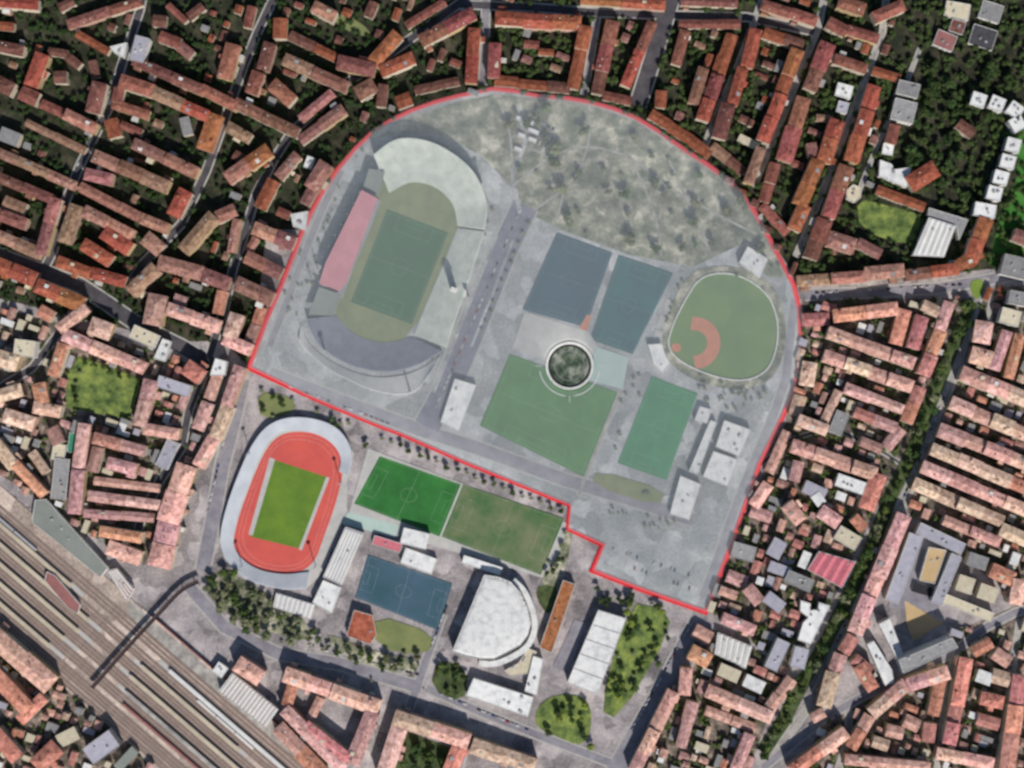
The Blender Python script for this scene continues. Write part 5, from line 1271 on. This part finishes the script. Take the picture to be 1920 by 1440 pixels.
# ------------------------------------------------------------------ parked cars
def car_mesh(i):
    bm = bmesh.new()
    pr = [(-2.1, .35), (2.1, .35), (2.15, .8), (1.2, .95), (-1.9, 1.0), (-2.15, .8)]
    A = [bm.verts.new((x, -.86, z)) for x, z in pr]; B = [bm.verts.new((x, .86, z)) for x, z in pr]
    bm.faces.new(A); bm.faces.new(B)
    for k in range(6): bm.faces.new((A[k], A[(k+1) % 6], B[(k+1) % 6], B[k]))
    pc = [(-1.7, .98), (1.0, .94), (.35, 1.42), (-1.2, 1.45)]
    A = [bm.verts.new((x, -.76 if z < 1.2 else -.62, z)) for x, z in pc]; B = [bm.verts.new((x, .76 if z < 1.2 else .62, z)) for x, z in pc]
    fs = [bm.faces.new(A), bm.faces.new(B)] + [bm.faces.new((A[k], A[(k+1) % 4], B[(k+1) % 4], B[k])) for k in range(4)]
    for f in fs: f.material_index = 1
    fs[4].material_index = 0
    for sx in (-1.35, 1.35):
        for sy in (-1, 1):
            r = bmesh.ops.create_cone(bm, cap_ends=True, segments=10, radius1=.33, radius2=.33, depth=.22)
            for v in r['verts']: v.co = Vector((v.co.x + sx, v.co.z + sy * .8, v.co.y + .33))
            for f in set(f for v in r['verts'] for f in v.link_faces): f.material_index = 2
    me = bpy.data.meshes.new('parked_car'); bmesh.ops.recalc_face_normals(bm, faces=bm.faces[:]); bm.to_mesh(me); bm.free()
    for q in (CARM[i], M['glass'], M['dark']): me.materials.append(q)
    return me
CM = [car_mesh(i) for i in range(5)]
CNM = ['white', 'silver', 'black', 'red', 'blue']
def cars(pts, n, off, where, group, across=False, skip=.25):
    P = resample(pts, n); made = []
    for i, p in enumerate(P):
        if rnd() < skip: continue
        a = P[max(i-1, 0)]; b = P[min(i+1, n-1)]; dx, dy = b[0]-a[0], b[1]-a[1]; l = hypot(dx, dy)
        k = random.choices(range(5), (5, 4, 3, 1, 1))[0]
        x, y = W((p[0] - dy / l * off, p[1] + dx / l * off))
        o = bpy.data.objects.new('parked_car', CM[k]); col.objects.link(o); o.location = (x, y, .38); o.rotation_euler = (0, 0, atan2(-dy, dx) + (pi / 2 if across else 0) + (pi if rnd() < .5 else 0))
        vert = abs(pts[-1][1] - pts[0][1]) > abs(pts[-1][0] - pts[0][0]); fwd = (pts[-1][1] > pts[0][1]) if vert else (pts[-1][0] > pts[0][0]); made.append((i if fwd else n - 1 - i, o, CNM[k]))
    made.sort(key=lambda q: q[0]); vn = len(made)
    for j, (_, o, c_) in enumerate(made):
        jj, e_ = (j, 'top' if vert else 'left') if j < (vn + 1) // 2 else (vn - 1 - j, 'bottom' if vert else 'right')
        tag(o, '%s car, %s from the %s, %s' % (c_, ORD2[jj], e_, where), 'car', group)
cars([(1150, 1030), (1310, 1084)], 26, 0, 'in the upper row of the big paved corner', 'cars in the paved corner inside the red line', True, .7)
cars([(1190, 1066), (1300, 1106)], 16, 0, 'lower row of the paved corner', 'cars in the paved corner inside the red line', True, .6)
cars([(1016, 232), (1040, 244)], 8, 0, 'top row of the little park lot', 'cars in the little park lot', True, .1)
cars([(1014, 250), (1038, 262)], 8, 0, 'in the second row of the little park lot', 'cars in the little park lot', True, .1)
cars([(1012, 268), (1034, 278)], 5, 0, 'lowest row of the park lot', 'cars in the little park lot', True, .1)
cars([(548, 718), (740, 790)], 20, 8, 'along the avenue inside the lower left line', 'cars along the lower avenue')
cars([(985, 400), (905, 590), (830, 765)], 34, 12, 'along the avenue right of the stadium', 'cars along the stadium avenue')
cars([(1310, 1180), (1200, 1375)], 22, 17, 'on the left kerb of the wide lower avenue', 'cars on the wide lower avenue')
cars([(1310, 1180), (1200, 1375)], 22, -17, 'on the right kerb of the wide lower avenue', 'cars on the wide lower avenue')
cars([(450, 740), (400, 960)], 22, 10, 'left of the running track terrace', 'cars beside the running track')
cars([(1800, 1030), (1765, 1130)], 14, 0, 'along the right rim of the arena yard', 'cars by the arena yard')
cars([(1904, 1230), (1878, 1400)], 16, 6, 'on the pale street at the right edge', 'cars at the lower right edge')
cars([(240, 90), (150, 310)], 18, 4, 'on the first upper left street', 'cars on the first upper left street')
cars([(610, 1228), (780, 1272)], 20, -8, 'on the street above the bottom courtyard blocks', 'cars above the bottom blocks')
cars([(820, 1292), (990, 1362)], 20, 6, 'on the street below the L office', 'cars below the office')
cars([(1520, 556), (1800, 540)], 24, -6, 'on the boulevard east of the red line', 'cars on the right boulevard')
cars([(1780, 730), (1700, 930)], 22, 4, 'on the upper belt road', 'cars on the belt road')
cars([(1640, 1070), (1540, 1270)], 22, 4, 'on the lower belt road', 'cars on the belt road')
cars([(840, 1130), (806, 1220)], 12, 0, 'left of the half-round arena', 'cars left of the half-round arena', False, .1)

# ------------------------------------------------------------------ the map graphic's pale tint, imitated with a scattering volume
cxr, cyr = 1000, 640
veil = [W((cxr + (x - cxr) * .992, cyr + (y - cyr) * .992)) for x, y in RED]
bm = bmesh.new(); hx, hy = W((1068, 686)); hole = [(hx + 46.5 * S * cos(i * pi / 24), hy + 46.5 * S * sin(i * pi / 24)) for i in range(48)]
for z, top in ((-1.0, 0), (34.0, 1)):
    ed = []
    for lp in (veil, hole):
        vs = [bm.verts.new((*p, z)) for p in lp]; ed += [bm.edges.new((vs[i], vs[(i + 1) % len(vs)])) for i in range(len(vs))]
        if lp is veil: V1 = vs
        else: V2 = vs
    if not top: LV = (V1, V2)
    bmesh.ops.triangle_fill(bm, use_beauty=True, use_dissolve=False, edges=ed)
for lo, hi in zip(LV, (V1, V2)):
    for i in range(len(lo)): bm.faces.new((lo[i], lo[(i + 1) % len(lo)], hi[(i + 1) % len(lo)], hi[i]))
hm = bpy.data.materials.new('pale_map_tint'); hm.use_nodes = True; nn = hm.node_tree; nn.nodes.clear()
pv = nn.nodes.new('ShaderNodeVolumePrincipled'); pv.inputs['Color'].default_value = (.86, .95, 1, 1); pv.inputs['Density'].default_value = .0078; pv.inputs['Anisotropy'].default_value = -.35
mo = nn.nodes.new('ShaderNodeOutputMaterial'); nn.links.new(pv.outputs[0], mo.inputs['Volume'])
tag(mesh('overlay', bm, hm), 'pale translucent haze of the map graphic over the quarter inside the red line', 'overlay', kind='stuff')
for o in bpy.data.objects:
    if o.get('label') and len(str(o['label']).replace('-', ' ').split()) > 16: print('LONG', o['label'])
print('ROWS', ROWS, 'HOUSES', NH[0], 'TREES', NT[0], 'OBJ', len(bpy.data.objects))
